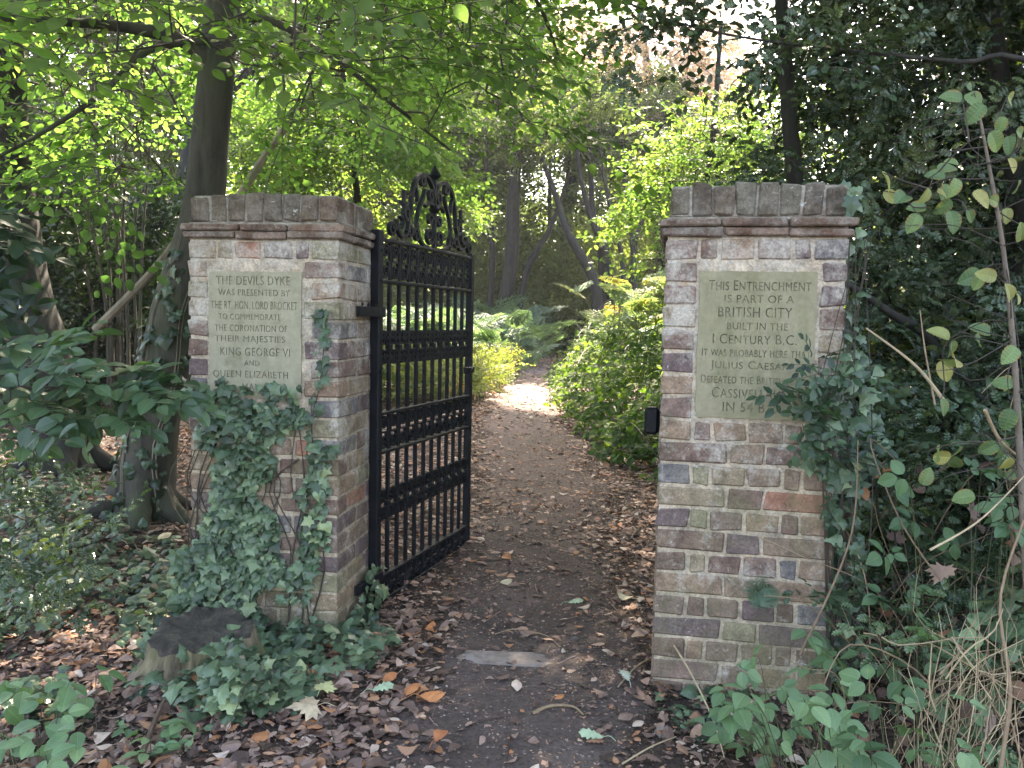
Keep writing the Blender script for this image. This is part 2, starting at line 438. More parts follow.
M['hazelbark'] = tintmat("sapling_bark", [(0, (.05, .04, .03)), (1, (.17, .13, .095))], .8)
M['greenstem'] = tintmat("green_stem", [(0, (.05, .03, .025)), (.5, (.07, .08, .03)), (1, (.14, .19, .06))], .6)
# ================================================================== setting: ground and path
def path_c(y): return np.interp(y, [0, 2, 3, 6, 10, 13, 19, 28, 36, 60], [-.02, 0, .07, .22, .15, .14, .40, .91, 1.4, 2.6])
def path_w(y): return np.interp(y, [0, 2, 3, 6, 9, 13, 19, 28, 60], [.36, .34, .36, .46, .50, .44, .38, .40, .5])
def axis(a, b, fine_a, fine_b, step, k=1.16):
    v = list(np.arange(fine_a, fine_b, step)); s_ = step
    while v[-1] < b: s_ *= k; v.append(v[-1] + s_)
    s_ = step
    while v[0] > a: s_ *= k; v.insert(0, v[0] - s_)
    return np.array(v)
def sheet(name, X, Y, Z, mat):
    ny, nx = X.shape
    mb = MB(); i, j = np.meshgrid(np.arange(ny - 1), np.arange(nx - 1), indexing='ij')
    q = np.stack([i * nx + j, i * nx + j + 1, (i + 1) * nx + j + 1, (i + 1) * nx + j], -1).reshape(-1, 4)
    v = np.stack([X, Y, Z], -1).reshape(-1, 3)
    mb.raw(v, q.ravel(), np.full(len(q), 4), uv=v[:, :2])
    o = mb.build(name, mat, smooth=True); o["kind"] = "structure"; return o

def soilmat(name, c0, c1, c2, gr, dry=None):
    m, nt, bs, out = newmat(name)
    tc = N(nt, "ShaderNodeTexCoord"); n1 = noise(nt, 5, 5, .65, tc.outputs["Object"]); n2 = noise(nt, 60, 4, .7, tc.outputs["Object"])
    n3 = noise(nt, 1.3, 3, .5, tc.outputs["Object"])
    a = ramp(nt, [(.3, c0), (.7, c1)], n1.outputs[0])
    col = mix(nt, ramp(nt, [(.35, (0, 0, 0)), (.75, (.7, .7, .7))], n3.outputs[0]).outputs[0], a.outputs[0], c2)
    vo = N(nt, "ShaderNodeTexVoronoi"); vo.inputs["Scale"].default_value = 85; nt.links.new(tc.outputs["Object"], vo.inputs[0])
    hs = N(nt, "ShaderNodeSeparateColor"); nt.links.new(vo.outputs["Color"], hs.inputs[0])
    pick = ramp(nt, [(.86, (0, 0, 0)), (.9, (1, 1, 1))], hs.outputs[0])
    near = ramp(nt, [(.28, (1, 1, 1)), (.4, (0, 0, 0))], vo.outputs["Distance"])
    k = mix(nt, 1.0, pick.outputs[0], near.outputs[0], 'MULTIPLY')
    col = mix(nt, k, col, gr)
    if dry is not None:  # far path paler: drier earth, plus its sunlight painted into the colour
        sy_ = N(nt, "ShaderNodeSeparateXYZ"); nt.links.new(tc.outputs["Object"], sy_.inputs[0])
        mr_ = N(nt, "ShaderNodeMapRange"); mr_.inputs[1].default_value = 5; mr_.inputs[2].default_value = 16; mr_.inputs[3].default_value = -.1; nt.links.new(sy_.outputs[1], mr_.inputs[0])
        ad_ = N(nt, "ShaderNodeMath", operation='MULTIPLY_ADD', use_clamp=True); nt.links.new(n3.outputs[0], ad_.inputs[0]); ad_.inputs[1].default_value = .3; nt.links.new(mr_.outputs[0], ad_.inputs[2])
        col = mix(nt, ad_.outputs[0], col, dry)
    sp = ramp(nt, [(.3, (.55, .55, .55)), (.7, (1.35, 1.35, 1.35))], n2.outputs[0])
    nt.links.new(mix(nt, 1.0, col, sp.outputs[0], 'MULTIPLY'), bs.inputs["Base Color"]); bs.inputs["Roughness"].default_value = .95
    bs.inputs["Specular IOR Level"].default_value = .25
    ad = N(nt, "ShaderNodeMath", operation='MULTIPLY_ADD'); nt.links.new(n2.outputs[0], ad.inputs[0]); ad.inputs[1].default_value = .6
    nt.links.new(n1.outputs[0], ad.inputs[2]); bump(nt, bs, ad.outputs[0], .8, .02)
    return m
M['soil'] = soilmat("woodland_soil", (.032, .023, .018), (.072, .051, .040), (.094, .066, .053), (.20, .145, .115))
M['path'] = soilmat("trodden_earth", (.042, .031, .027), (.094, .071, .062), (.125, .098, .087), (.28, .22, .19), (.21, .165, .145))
gx = axis(-90, 90, -4, 4, .07); gy = axis(-25, 170, -.5, 9, .07, 1.08)
GX, GY = np.meshgrid(gx, gy)
sheet("ground", GX, GY, height(GX, GY), M['soil'])
py_ = np.concatenate([np.arange(-3, 12, .12), np.arange(12, 58, .6)])
uu = np.linspace(-1, 1, 13)
PU, PY = np.meshgrid(uu, py_)
rg = np.random.default_rng(3)
edge = 1 + .14 * np.sin(PY * 2.1 + PU * 2) + .09 * np.sin(PY * 5.3 - PU) + .06 * np.sin(PY * 11.7 + 3 * PU)
PX = path_c(PY) + PU * path_w(PY) * edge
PZ = height(PX, PY) + .006 * (1 - PU ** 4) - .003 * (np.abs(PU) > .99) + .004
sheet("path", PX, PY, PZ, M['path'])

# ================================================================== brick pillars
BRICKS = [(0, (0.150, 0.099, 0.080)), (.14, (0.202, 0.147, 0.109)), (.3, (0.129, 0.094, 0.091)), (.45, (0.232, 0.181, 0.126)), (.58, (0.181, 0.126, 0.105)),
          (.7, (0.241, 0.168, 0.118)), (.8, (0.206, 0.185, 0.122)), (.9, (0.138, 0.126, 0.124)), (.955, (0.275, 0.139, 0.097)), (.985, (0.327, 0.185, 0.101))]
def brickmat(name, stops, interp, white, green, wz=.9):
    m, nt, bs, out = newmat(name)
    a = N(nt, "ShaderNodeAttribute", attribute_name="tint"); rp = ramp(nt, stops, a.outputs["Fac"], interp)
    tc = N(nt, "ShaderNodeTexCoord"); ob = tc.outputs["Object"]
    n1 = noise(nt, 18, 6, .7, ob, .3); n2 = noise(nt, 7, 5, .7, ob); n3 = noise(nt, 120, 3, .7, ob); n4 = noise(nt, 4.5, 4, .65, ob, .5); n5 = noise(nt, 45, 5, .75, ob)
    v = ramp(nt, [(.28, (.42, .42, .42)), (.72, (1.6, 1.55, 1.5))], n1.outputs[0])
    col = mix(nt, 1.0, rp.outputs[0], v.outputs[0], 'MULTIPLY')
    sx = N(nt, "ShaderNodeSeparateXYZ"); nt.links.new(ob, sx.inputs[0])
    # green algae film, stronger in the damp lower courses
    hz = N(nt, "ShaderNodeMapRange"); hz.inputs[1].default_value = 1.1; hz.inputs[2].default_value = 0; hz.inputs[3].default_value = -.04; hz.inputs[4].default_value = .14
    nt.links.new(sx.outputs[2], hz.inputs[0])
    ad = N(nt, "ShaderNodeMath", operation='ADD'); nt.links.new(n4.outputs[0], ad.inputs[0]); nt.links.new(hz.outputs[0], ad.inputs[1])
    gm = ramp(nt, [(.52, (0, 0, 0)), (.72, (green * .7,) * 3)], ad.outputs[0])
    col = mix(nt, gm.outputs[0], col, (.16, .155, .080))
    # white efflorescence and lichen crust
    hw = N(nt, "ShaderNodeMapRange"); hw.inputs[1].default_value = .2; hw.inputs[2].default_value = 1.5; hw.inputs[3].default_value = -.10; hw.inputs[4].default_value = .05
    nt.links.new(sx.outputs[2], hw.inputs[0])
    aw = N(nt, "ShaderNodeMath", operation='ADD'); nt.links.new(n2.outputs[0], aw.inputs[0]); nt.links.new(hw.outputs[0], aw.inputs[1])
    aw2 = N(nt, "ShaderNodeMath", operation='MULTIPLY_ADD'); nt.links.new(n5.outputs[0], aw2.inputs[0]); aw2.inputs[1].default_value = .45; nt.links.new(aw.outputs[0], aw2.inputs[2])
    wm = ramp(nt, [(.69, (0, 0, 0)), (.88, (white,) * 3)], aw2.outputs[0])
    col = mix(nt, wm.outputs[0], col, (.43, .39, .33))
    n6 = noise(nt, 34, 6, .8, ob, .6); n7 = noise(nt, 3.2, 3, .6, ob)
    k6 = N(nt, "ShaderNodeMath", operation='MULTIPLY_ADD'); nt.links.new(n7.outputs[0], k6.inputs[0]); k6.inputs[1].default_value = .35; nt.links.new(n6.outputs[0], k6.inputs[2])
    col = mix(nt, ramp(nt, [(.80, (0, 0, 0)), (.86, (.85, .85, .85))], k6.outputs[0]).outputs[0], col, (.47, .45, .40))
    n9 = noise(nt, 6.5, 5, .7, ob, .8)
    col = mix(nt, ramp(nt, [(.66, (0, 0, 0)), (.74, (.7, .7, .7))], n9.outputs[0]).outputs[0], col, (.36, .22, .10))
    n8 = noise(nt, 11, 5, .75, ob, .5)
    col = mix(nt, ramp(nt, [(.56, (0, 0, 0)), (.68, (.75, .75, .75))], n8.outputs[0]).outputs[0], col, (.16, .125, .09))
    s3 = ramp(nt, [(.25, (.62, .62, .62)), (.75, (1.35, 1.35, 1.35))], n3.outputs[0])
    nt.links.new(mix(nt, 1.0, col, s3.outputs[0], 'MULTIPLY'), bs.inputs["Base Color"]); bs.inputs["Roughness"].default_value = .92
    bs.inputs["Specular IOR Level"].default_value = .25
    b = N(nt, "ShaderNodeMath", operation='MULTIPLY_ADD'); nt.links.new(n5.outputs[0], b.inputs[0]); b.inputs[1].default_value = .5; nt.links.new(n1.outputs[0], b.inputs[2])
    bump(nt, bs, b.outputs[0], .8, .008)
    return m
M['brick'] = brickmat("old_brick", BRICKS, 'CONSTANT', .85, .65)
M['mortar'] = brickmat("lime_mortar", [(0, (.33, .27, .20)), (1, (.41, .345, .265))], 'LINEAR', .8, .5)
M['capbrick'] = brickmat("weathered_cap_brick", [(0, (.066, .052, .040)), (.35, (.095, .072, .052)), (.6, (.078, .068, .048)), (.8, (.11, .072, .052)), (1, (.058, .048, .038))], 'LINEAR', .22, .5)
M['tile'] = brickmat("clay_tile", [(0, (.085, .058, .046)), (.5, (.125, .078, .058)), (.85, (.16, .088, .060)), (1, (.24, .105, .06))], 'LINEAR', .35, .25)
M['caprender'] = brickmat("dark_mortar", [(0, (.15, .13, .105)), (1, (.2, .17, .14))], 'LINEAR', .5, .3)

def plaque_mat(name, base, stain):
    m, nt, bs, out = newmat(name)
    tc = N(nt, "ShaderNodeTexCoord"); ob = tc.outputs["Object"]
    mp = N(nt, "ShaderNodeMapping"); mp.inputs["Scale"].default_value = (16, 16, 1.6); nt.links.new(ob, mp.inputs[0])
    st = noise(nt, 1, 4, .6, mp.outputs[0], .3); n1 = noise(nt, 30, 6, .7, ob); n2 = noise(nt, 9, 5, .7, ob)
    col = mix(nt, ramp(nt, [(.38, (0, 0, 0)), (.66, (.85, .85, .85))], st.outputs[0]).outputs[0], base, stain)
    col = mix(nt, ramp(nt, [(.3, (.55, .55, .55)), (.46, (0, 0, 0))], n2.outputs[0]).outputs[0], col, (.13, .12, .065))
    col = mix(nt, ramp(nt, [(.6, (0, 0, 0)), (.72, (.5, .5, .5))], n2.outputs[0]).outputs[0], col, tuple(min(1, x * 1.35 + .03) for x in base))
    v = ramp(nt, [(.25, (.78, .78, .78)), (.75, (1.2, 1.2, 1.18))], n1.outputs[0])
    col = mix(nt, 1.0, col, v.outputs[0], 'MULTIPLY')
    n6 = noise(nt, 26, 6, .8, ob, .6)
    col = mix(nt, ramp(nt, [(.66, (0, 0, 0)), (.72, (.6, .6, .6))], n6.outputs[0]).outputs[0], col, (.44, .43, .34))
    nt.links.new(col, bs.inputs["Base Color"]); bs.inputs["Roughness"].default_value = .9; bs.inputs["Specular IOR Level"].default_value = .25
    bump(nt, bs, n1.outputs[0], .35, .003)
    return m
M['plaque'] = plaque_mat("lichened_sandstone", (.255, .228, .150), (.19, .182, .105))
M['plaque2'] = plaque_mat("pale_sandstone", (.305, .28, .20), (.245, .232, .155))
def letter_mat():
    m, nt, bs, out = newmat("dirty_incised_stone")
    tc = N(nt, "ShaderNodeTexCoord"); n1 = noise(nt, 14, 5, .7, tc.outputs["Object"])
    c = ramp(nt, [(.32, (.085, .080, .058)), (.46, (.15, .14, .095)), (.58, (.29, .27, .17))], n1.outputs[0])  # dirt colour, darkened to put the shallow cuts' faint shade into it
    nt.links.new(c.outputs[0], bs.inputs["Base Color"]); bs.inputs["Roughness"].default_value = .95; bs.inputs["Specular IOR Level"].default_value = .1
    return m
M['letter'] = letter_mat()

def incised(name, lines, W, H, mat, parent, loc, small=False):
    """a stone face of W x H whose inscription is cut right through it, as one filled outline curve"""
    cu = bpy.data.curves.new(name, 'CURVE'); cu.dimensions = '2D'; cu.fill_mode = 'BOTH'; cu.extrude = .003; cu.resolution_u = 3
    dg = bpy.context.evaluated_depsgraph_get()
    for text, yc, h, x0, x1 in lines:
        fc = bpy.data.curves.new("inscription_line", 'FONT'); fc.body = text; fc.size = 1.0; fc.offset = -.012; fc.space_character = 1.08; fc.resolution_u = 3
        if small:
            fc.small_caps_scale = .86
            for i, ch in enumerate(text):
                if ch.islower(): fc.body_format[i].use_small_caps = True
        fo = bpy.data.objects.new("inscription_line", fc); COL.objects.link(fo)
        dg.update()
        src = fo.evaluated_get(dg).to_curve(dg)
        P = [np.array([p.co[:] for p in sp.bezier_points]) for sp in src.splines]
        allp = np.concatenate(P); mn = allp.min(0); mx = allp.max(0)
        sx_ = (x1 - x0) * W / (mx[0] - mn[0]); sy_ = h * H / (mx[1] - mn[1])
        ox = (x0 - .5) * W - mn[0] * sx_; oy = (.5 - yc) * H - (mn[1] + mx[1]) / 2 * sy_
        for sp in src.splines:
            ns = cu.splines.new('BEZIER'); ns.bezier_points.add(len(sp.bezier_points) - 1); ns.use_cyclic_u = True; ns.resolution_u = 3
            for a, b in zip(ns.bezier_points, sp.bezier_points):
                for at_ in ('co', 'handle_left', 'handle_right'):
                    c = getattr(b, at_); setattr(a, at_, (c[0] * sx_ + ox, c[1] * sy_ + oy, 0))
                a.handle_left_type = 'FREE'; a.handle_right_type = 'FREE'
                for at_ in ('co', 'handle_left', 'handle_right'):
                    c = getattr(b, at_); setattr(a, at_, (c[0] * sx_ + ox, c[1] * sy_ + oy, 0))
        fo.evaluated_get(dg).to_curve_clear()
        bpy.data.objects.remove(fo); bpy.data.curves.remove(fc)
    rs = cu.splines.new('POLY'); rs.use_cyclic_u = True
    rr = np.random.default_rng(len(name) + int(W * 1000))
    ring = []
    for (ax, ay), (bx, by) in zip([(-.5, -.5), (.5, -.5), (.5, .5), (-.5, .5)], [(.5, -.5), (.5, .5), (-.5, .5), (-.5, -.5)]):
        for k in range(14):
            f = k / 14; j = rr.normal(0, .0011, 2) if k else rr.normal(0, .002, 2)
            ring.append(((ax + (bx - ax) * f) * W + j[0], (ay + (by - ay) * f) * H + j[1]))
    rs.points.add(len(ring) - 1)
    for p, c in zip(rs.points, ring): p.co = (c[0], c[1], 0, 1)
    to = bpy.data.objects.new("outline", cu); COL.objects.link(to); dg.update()
    me = bpy.data.meshes.new_from_object(to.evaluated_get(dg)); me.name = name
    bpy.data.objects.remove(to); bpy.data.curves.remove(cu)
    co = np.zeros(len(me.vertices) * 3, np.float32); me.vertices.foreach_get("co", co); co = co.reshape(-1, 3)
    new = np.stack([co[:, 0] + loc[0], loc[1] - co[:, 2], co[:, 1] + loc[2]], -1)
    me.vertices.foreach_set("co", new.ravel().astype(np.float32)); me.update()
    me.materials.clear(); me.materials.append(mat)
    o = bpy.data.objects.new(name, me); COL.objects.link(o); o.parent = parent
    lt = MB(); lt.box((loc[0] - W / 2 + .004, loc[1] + .0018, loc[2] - H / 2 + .004), (loc[0] + W / 2 - .004, loc[1] + .03, loc[2] + H / 2 - .004))
    lt.build("lettering", M['letter'], o, world=False)
    return o

def pillar(loc, yaw, W, D, px0, px1, pz0, pz1, seed, label, lines, pmat, small):
    r = np.random.default_rng(seed)
    root = empty("brick_pillar", loc, -R(yaw), label, "pillar", "brick gate pillars")
    br = MB(); J = .011; CH = .064; NC = 20
    def tint(z):
        return r.uniform(0, .95) if r.random() > .045 else r.uniform(.955, 1)
    def put(lo, hi):
        j = np.clip(r.normal(0, .0011), -.002, .002); lo = np.array(lo, float); hi = np.array(hi, float)
        lo[1] += j; br.box(lo, hi, r.uniform(.003, .007), tint(lo[2]), (.0024, .0004, .0024), r)
    def fill(a, b):
        """split a length into stretchers, headers and closers"""
        L = b - a
        if L < .03: return []
        if L < .26: return [(a, b)]
        cuts = {True: [.215, .102, .215], False: [.102, .05, .102, .102, .05, .102]}[fill.A]
        tot = sum(cuts) + J * (len(cuts) - 1); k = L / tot; x = a; out = []
        for c in cuts:
            out.append((x, min(b, x + c * k))); x += (c + J) * k
        return out
    for c in range(-1, NC):
        z0 = c * .075 + .0055; z1 = z0 + CH; A = c % 2 == 0; fill.A = A
        fd = .102 if A else .215
        cutp = (z1 > pz0 - .006 and z0 < pz1 + .012)
        spans = fill(0, W)
        for (a, b) in spans:
            dep = fd if (a < .01 or b > W - .01) else .1
            if cutp:
                for (q, s_) in ((a, min(b, px0 - .012)), (max(a, px1 + .012), b)):
                    if s_ - q > .02: put((q, 0, z0), (s_, dep, z1))
            else: put((a, 0, z0), (b, dep, z1))
        if cutp and not any(a < .01 for a, b in spans): pass
        # back face
        for (a, b) in spans: put((a, D - (fd if (a < .01 or b > W - .01) else .1), z0), (b, D, z1))
        # sides
        y0, y1 = fd + J, D - fd - J
        n = max(1, round((y1 - y0) / .2)) if y1 - y0 > .12 else 1
        for k in range(n):
            a = y0 + (y1 - y0 + J) * k / n; b = a + (y1 - y0 + J) / n - J
            if b - a > .02:
                put((0, a, z0), (.1, b, z1)); put((W - .1, a, z0), (W, b, z1))
    shaft = br.build("shaft", M['brick'], root, world=False)
    mo = MB(); mo.box((.0058, .0058, -.12), (W - .0058, D - .0058, NC * .075))
    mo.build("mortar", M['mortar'], shaft, world=False)
    # weathered bed of mortar round the stone
    # two courses of clay creasing tiles
    ti = MB(); zt = NC * .075 + .004
    for k, ov in enumerate((.018, .024)):
        z0 = zt + k * .030; z1 = z0 + .025
        for face in range(4):
            Ln = (W if face % 2 == 0 else D) + 2 * ov; n = 3 if face % 2 == 0 else 3
            cut = np.cumsum(np.concatenate([[0], r.uniform(.8, 1.2, n)])); cut = cut / cut[-1] * Ln - ov
            for a, b in zip(cut[:-1], cut[1:]):
                a += .003; b -= .003; jj = r.normal(0, .003); dz = r.normal(0, .0012)
                if face == 0: lo, hi = (a, -ov + jj, z0 + dz), (b, .12, z1 + dz)
                elif face == 2: lo, hi = (a, D - .12, z0 + dz), (b, D + ov + jj, z1 + dz)
                elif face == 1: lo, hi = (W - .12, max(a, .123), z0 + dz), (W + ov + jj, min(b, D - .123), z1 + dz)
                else: lo, hi = (-ov + jj, max(a, .123), z0 + dz), (.12, min(b, D - .123), z1 + dz)
                ti.box(lo, hi, .005, r.uniform(0, 1), .0018, r)
    cor = ti.build("cornice", M['tile'], root, world=False)
    mm = MB(); mm.box((.004, .004, zt - .004), (W - .004, D - .004, zt + .062)); mm.build("mortar", M['caprender'], cor, world=False)
    # cap of bricks on edge
    cp = MB(); zc = zt + .066; H = .103; nx = int(round(W / .0735)); px = (W - .016) / nx
    for i in range(nx):
        x0 = .008 + i * px
        for (a, b) in ((.006, .2), (D - .2, D - .006)):
            h = H + r.normal(0, .0022) - (.012 if i in (0, nx - 1) else 0); jy = r.normal(0, .003)
            cp.box((x0 + .0025, a + jy, zc), (x0 + px - .0025, b + jy, zc + h), .006, r.uniform(0, 1), .0025, r)
    ny = max(1, int(round((D - .41) / .0735)))
    for i in range(ny):
        y0 = .205 + i * (D - .41) / ny
        for (a, b) in ((.008, .22), (W - .22, W - .008)):
            cp.box((a, y0 + .004, zc), (b, y0 + (D - .41) / ny - .004, zc + H + r.normal(0, .004)), .009, r.uniform(0, 1), .0025, r)
    cap = cp.build("cap", M['capbrick'], root, world=False)
    mm = MB(); mm.box((.014, .014, zc - .005), (W - .011, D - .011, zc + H - .005), .006); mm.build("mortar", M['caprender'], cap, world=False)
    incised("plaque", lines, px1 - px0, pz1 - pz0, pmat, root, ((px0 + px1) / 2, .0015, (pz0 + pz1) / 2), small)
    return root
LINES_R = [("This Entrenchment", .095, .068, .08, .95), ("IS PART OF A", .185, .052, .22, .81), ("BRITISH CITY", .275, .068, .17, .80), ("BUILT IN THE", .37, .048, .25, .77),
           ("I Century B.C.", .457, .068, .13, .85), ("It was probably here that", .55, .056, .04, .97), ("Julius Caesar", .642, .072, .12, .79),
           ("Defeated the British King", .735, .056, .04, .94), ("Cassivellaunus", .825, .072, .14, .92), ("IN 54 B.C.", .922, .066, .24, .74)]
LINES_L = [("THE DEVILS DYKE", .07, .070, .08, .88), ("WAS PRESENTED BY", .165, .052, .10, .88), ("THE RT. HON. LORD BROCKET", .265, .064, .02, .96), ("TO COMMEMORATE", .357, .048, .10, .78),
           ("THE CORONATION OF", .447, .054, .06, .85), ("THEIR MAJESTIES", .54, .066, .06, .83), ("KING GEORGE VI", .635, .066, .12, .88), ("AND", .725, .044, .38, .55),
           ("QUEEN ELIZABETH", .82, .066, .04, .86), ("MAY 1937", .915, .054, .36, .78)]
PR_LOC, PR_YAW, PR_W, PR_D = (.499, 2.77, 0), 11.0, .572, .50
PL_W, PL_D, PL_YAW = .604, .45, 8.0
PL_LOC = (-.656 - math.cos(R(PL_YAW)) * PL_W, 3.13 + math.sin(R(PL_YAW)) * PL_W, 0)
PIL_R = pillar(PR_LOC, PR_YAW, PR_W, PR_D, .114, .482, .909, 1.390, 21, "brick gate pillar whose stone plaque tells of an entrenchment and a British city", LINES_R, M['plaque'], True)
PIL_L = pillar(PL_LOC, PL_YAW, PL_W, PL_D, .086, .456, .900, 1.380, 22, "ivy-clad brick gate pillar that the black iron gate hangs from", LINES_L, M['plaque2'], False)

# ================================================================== iron gate
def ironmat():
    m, nt, bs, out = newmat("black_painted_iron")
    tc = N(nt, "ShaderNodeTexCoord"); n1 = noise(nt, 25, 5, .6, tc.outputs["Object"]); n2 = noise(nt, 5, 4, .6, tc.outputs["Object"])
    c = ramp(nt, [(.3, (.004, .0045, .006)), (.7, (.011, .012, .015))], n1.outputs[0])
    col = mix(nt, ramp(nt, [(.62, (0, 0, 0)), (.75, (.45, .45, .45))], n2.outputs[0]).outputs[0], c.outputs[0], (.035, .04, .022))
    n3 = noise(nt, 14, 6, .75, tc.outputs["Object"])
    col = mix(nt, ramp(nt, [(.62, (0, 0, 0)), (.7, (.7, .7, .7))], n3.outputs[0]).outputs[0], col, (.05, .026, .015))
    nt.links.new(col, bs.inputs["Base Color"])
    bs.inputs["Specular IOR Level"].default_value = .22
    rr = ramp(nt, [(.3, (.42, .42, .42)), (.7, (.7, .7, .7))], n1.outputs[0]); nt.links.new(rr.outputs[0], bs.inputs["Roughness"])
    bump(nt, bs, n1.outputs[0], .3, .003); return m
M['iron'] = ironmat()
GA = np.array((-.578, 3.52, 0)); GB = np.array((-.238, 4.52, 0))
GL = float(np.linalg.norm(GB - GA)); GROT = math.atan2(GB[1] - GA[1], GB[0] - GA[0])
gate = empty("iron_gate", (GA[0], GA[1], -.03), GROT, "tall black wrought iron gate standing open, with scrollwork bands and arched crest", "gate")
ZO = .03
def ribbon(mb, p, wd=.011, dp=.016):
    """flat iron bar bent along a line in the gate's plane: p = (x, z) points"""
    p = np.asarray(p, float); m = len(p); tg = np.gradient(p, axis=0); tg /= np.linalg.norm(tg, axis=1)[:, None] + 1e-9
    nn = np.stack([-tg[:, 1], tg[:, 0]], -1); wd = np.broadcast_to(np.asarray(wd, float), (m,))[:, None]
    a = p + nn * wd / 2; b = p - nn * wd / 2
    v = np.concatenate([np.stack([q[:, 0], np.full(m, y), q[:, 1] + ZO], -1) for q, y in ((a, -dp / 2), (a, dp / 2), (b, dp / 2), (b, -dp / 2))])
    f = []
    for i in range(m - 1):
        for k in range(4):
            k2 = (k + 1) % 4; f.append((k * m + i, k * m + i + 1, k2 * m + i + 1, k2 * m + i))
    f += [(0, m, 2 * m, 3 * m), (m - 1, 4 * m - 1, 3 * m - 1, 2 * m - 1)]
    mb.faces(v, f)
def spiral(cx, cz, r0, r1, a0, a1, n=26, sx=1):
    t = np.linspace(0, 1, n); a = R(a0) + (R(a1) - R(a0)) * t; r = r0 + (r1 - r0) * t
    return np.stack([cx + sx * r * np.cos(a), cz + r * np.sin(a)], -1)
def gbar(mb, x, z0, z1, s=.018, d=.018): mb.box((x - s / 2, -d / 2, z0 + ZO), (x + s / 2, d / 2, z1 + ZO), .002)
ZB, Z5, Z4, Z3, Z2, Z1 = -.025, .085, .635, .805, 1.372, 1.548
XA, XB = .022, GL - .018
mb = MB(); mb.box((-.021, -.021, -.08 + ZO), (.021, .021, 1.585 + ZO), .004)
for z in np.linspace(.1, 1.5, 12): mb.tube([(0.003, -.0205, z + ZO), (0.003, -.0255, z + ZO)], [.007, .005], 8)
hp = mb.build("hinge_post", M['iron'], gate, world=False)
mb = MB(); mb.box((GL - .018, -.017, 0 + ZO), (GL + .018, .017, 1.572 + ZO), .003); mb.build("end_post", M['iron'], gate, world=False)
for z in (ZB, Z5, Z4, Z3, Z2, Z1):
    mb = MB(); mb.box((XA, -.016, z - .007 + ZO), (XB, .016, z + .007 + ZO), .002); mb.build("rail", M['iron'], gate, world=False)
nb = 10; xs = [XA + (XB - XA) * (i + 1) / (nb + 1) for i in range(nb)]
for x in xs:
    mb = MB()
    for a, b in ((Z5, Z4), (Z3, Z2)): gbar(mb, x, a + .008, b - .008, .0165, .0165)
    for a, b in ((ZB, Z5), (Z4, Z3), (Z2, Z1)): gbar(mb, x, a + .008, b - .008, .012, .012)
    mb.build("bar", M['iron'], gate, world=False)
edges = [XA] + xs + [XB]
def cells():
    for a, b in zip(edges[:-1], edges[1:]): yield (a + b) / 2, (b - a)
def scroll_panel(z0, z1, name):
    mb = MB(); H = z1 - z0
    for cx, wd in cells():
        r0 = min(wd * .34, H * .21)
        for s_ in (1, -1):
            cz = (z0 + z1) / 2 + s_ * H * .24
            p = spiral(cx, cz, r0, r0 * .25, 0, s_ * 560, 30, sx=1 if s_ > 0 else -1); ribbon(mb, p, .008, .016)
        ribbon(mb, [(cx + r0, z0 + H * .26), (cx + wd * .30, z0 + H * .5), (cx - wd * .30, z0 + H * .5), (cx - r0, z0 + H * .74)], .009, .015)
        if H > .12:
            ribbon(mb, [(cx - wd * .36, z0 + .01), (cx - wd * .38, z1 - .01)], .007, .012)
    return mb.build(name, M['iron'], gate, world=False)
scroll_panel(Z2, Z1, "scroll_panel"); scroll_panel(Z4, Z3, "scroll_panel"); scroll_panel(ZB, Z5, "scroll_panel")
def scroll_band(zc, hh):
    mb = MB()
    for cx, wd in cells():
        for s_ in (1, -1):
            for t_ in (1, -1):
                # a C shape from the bar, curling outwards at its end
                bx = cx + t_ * wd / 2; p0 = (bx, zc + s_ * .004)
                cxx = cx + t_ * wd * .20; cz = zc + s_ * hh * .66; r0 = wd * .24
                lead = [(bx - t_ * .008, zc + s_ * .012), (cx + t_ * wd * .1, zc + s_ * hh * .22)]
                sp = spiral(cxx, cz, r0, r0 * .3, 250 if s_ > 0 else 110, (250 - 520) if s_ > 0 else (110 + 520), 26, sx=-t_ if False else t_)
                ribbon(mb, np.concatenate([lead, sp]), .010, .015)
    for x in xs: mb.box((x - .013, -.013, zc - .012 + ZO), (x + .013, .013, zc + .012 + ZO), .003)
    return mb.build("scroll_band", M['iron'], gate, world=False)
scroll_band(1.09, .078); scroll_band(.40, .07)
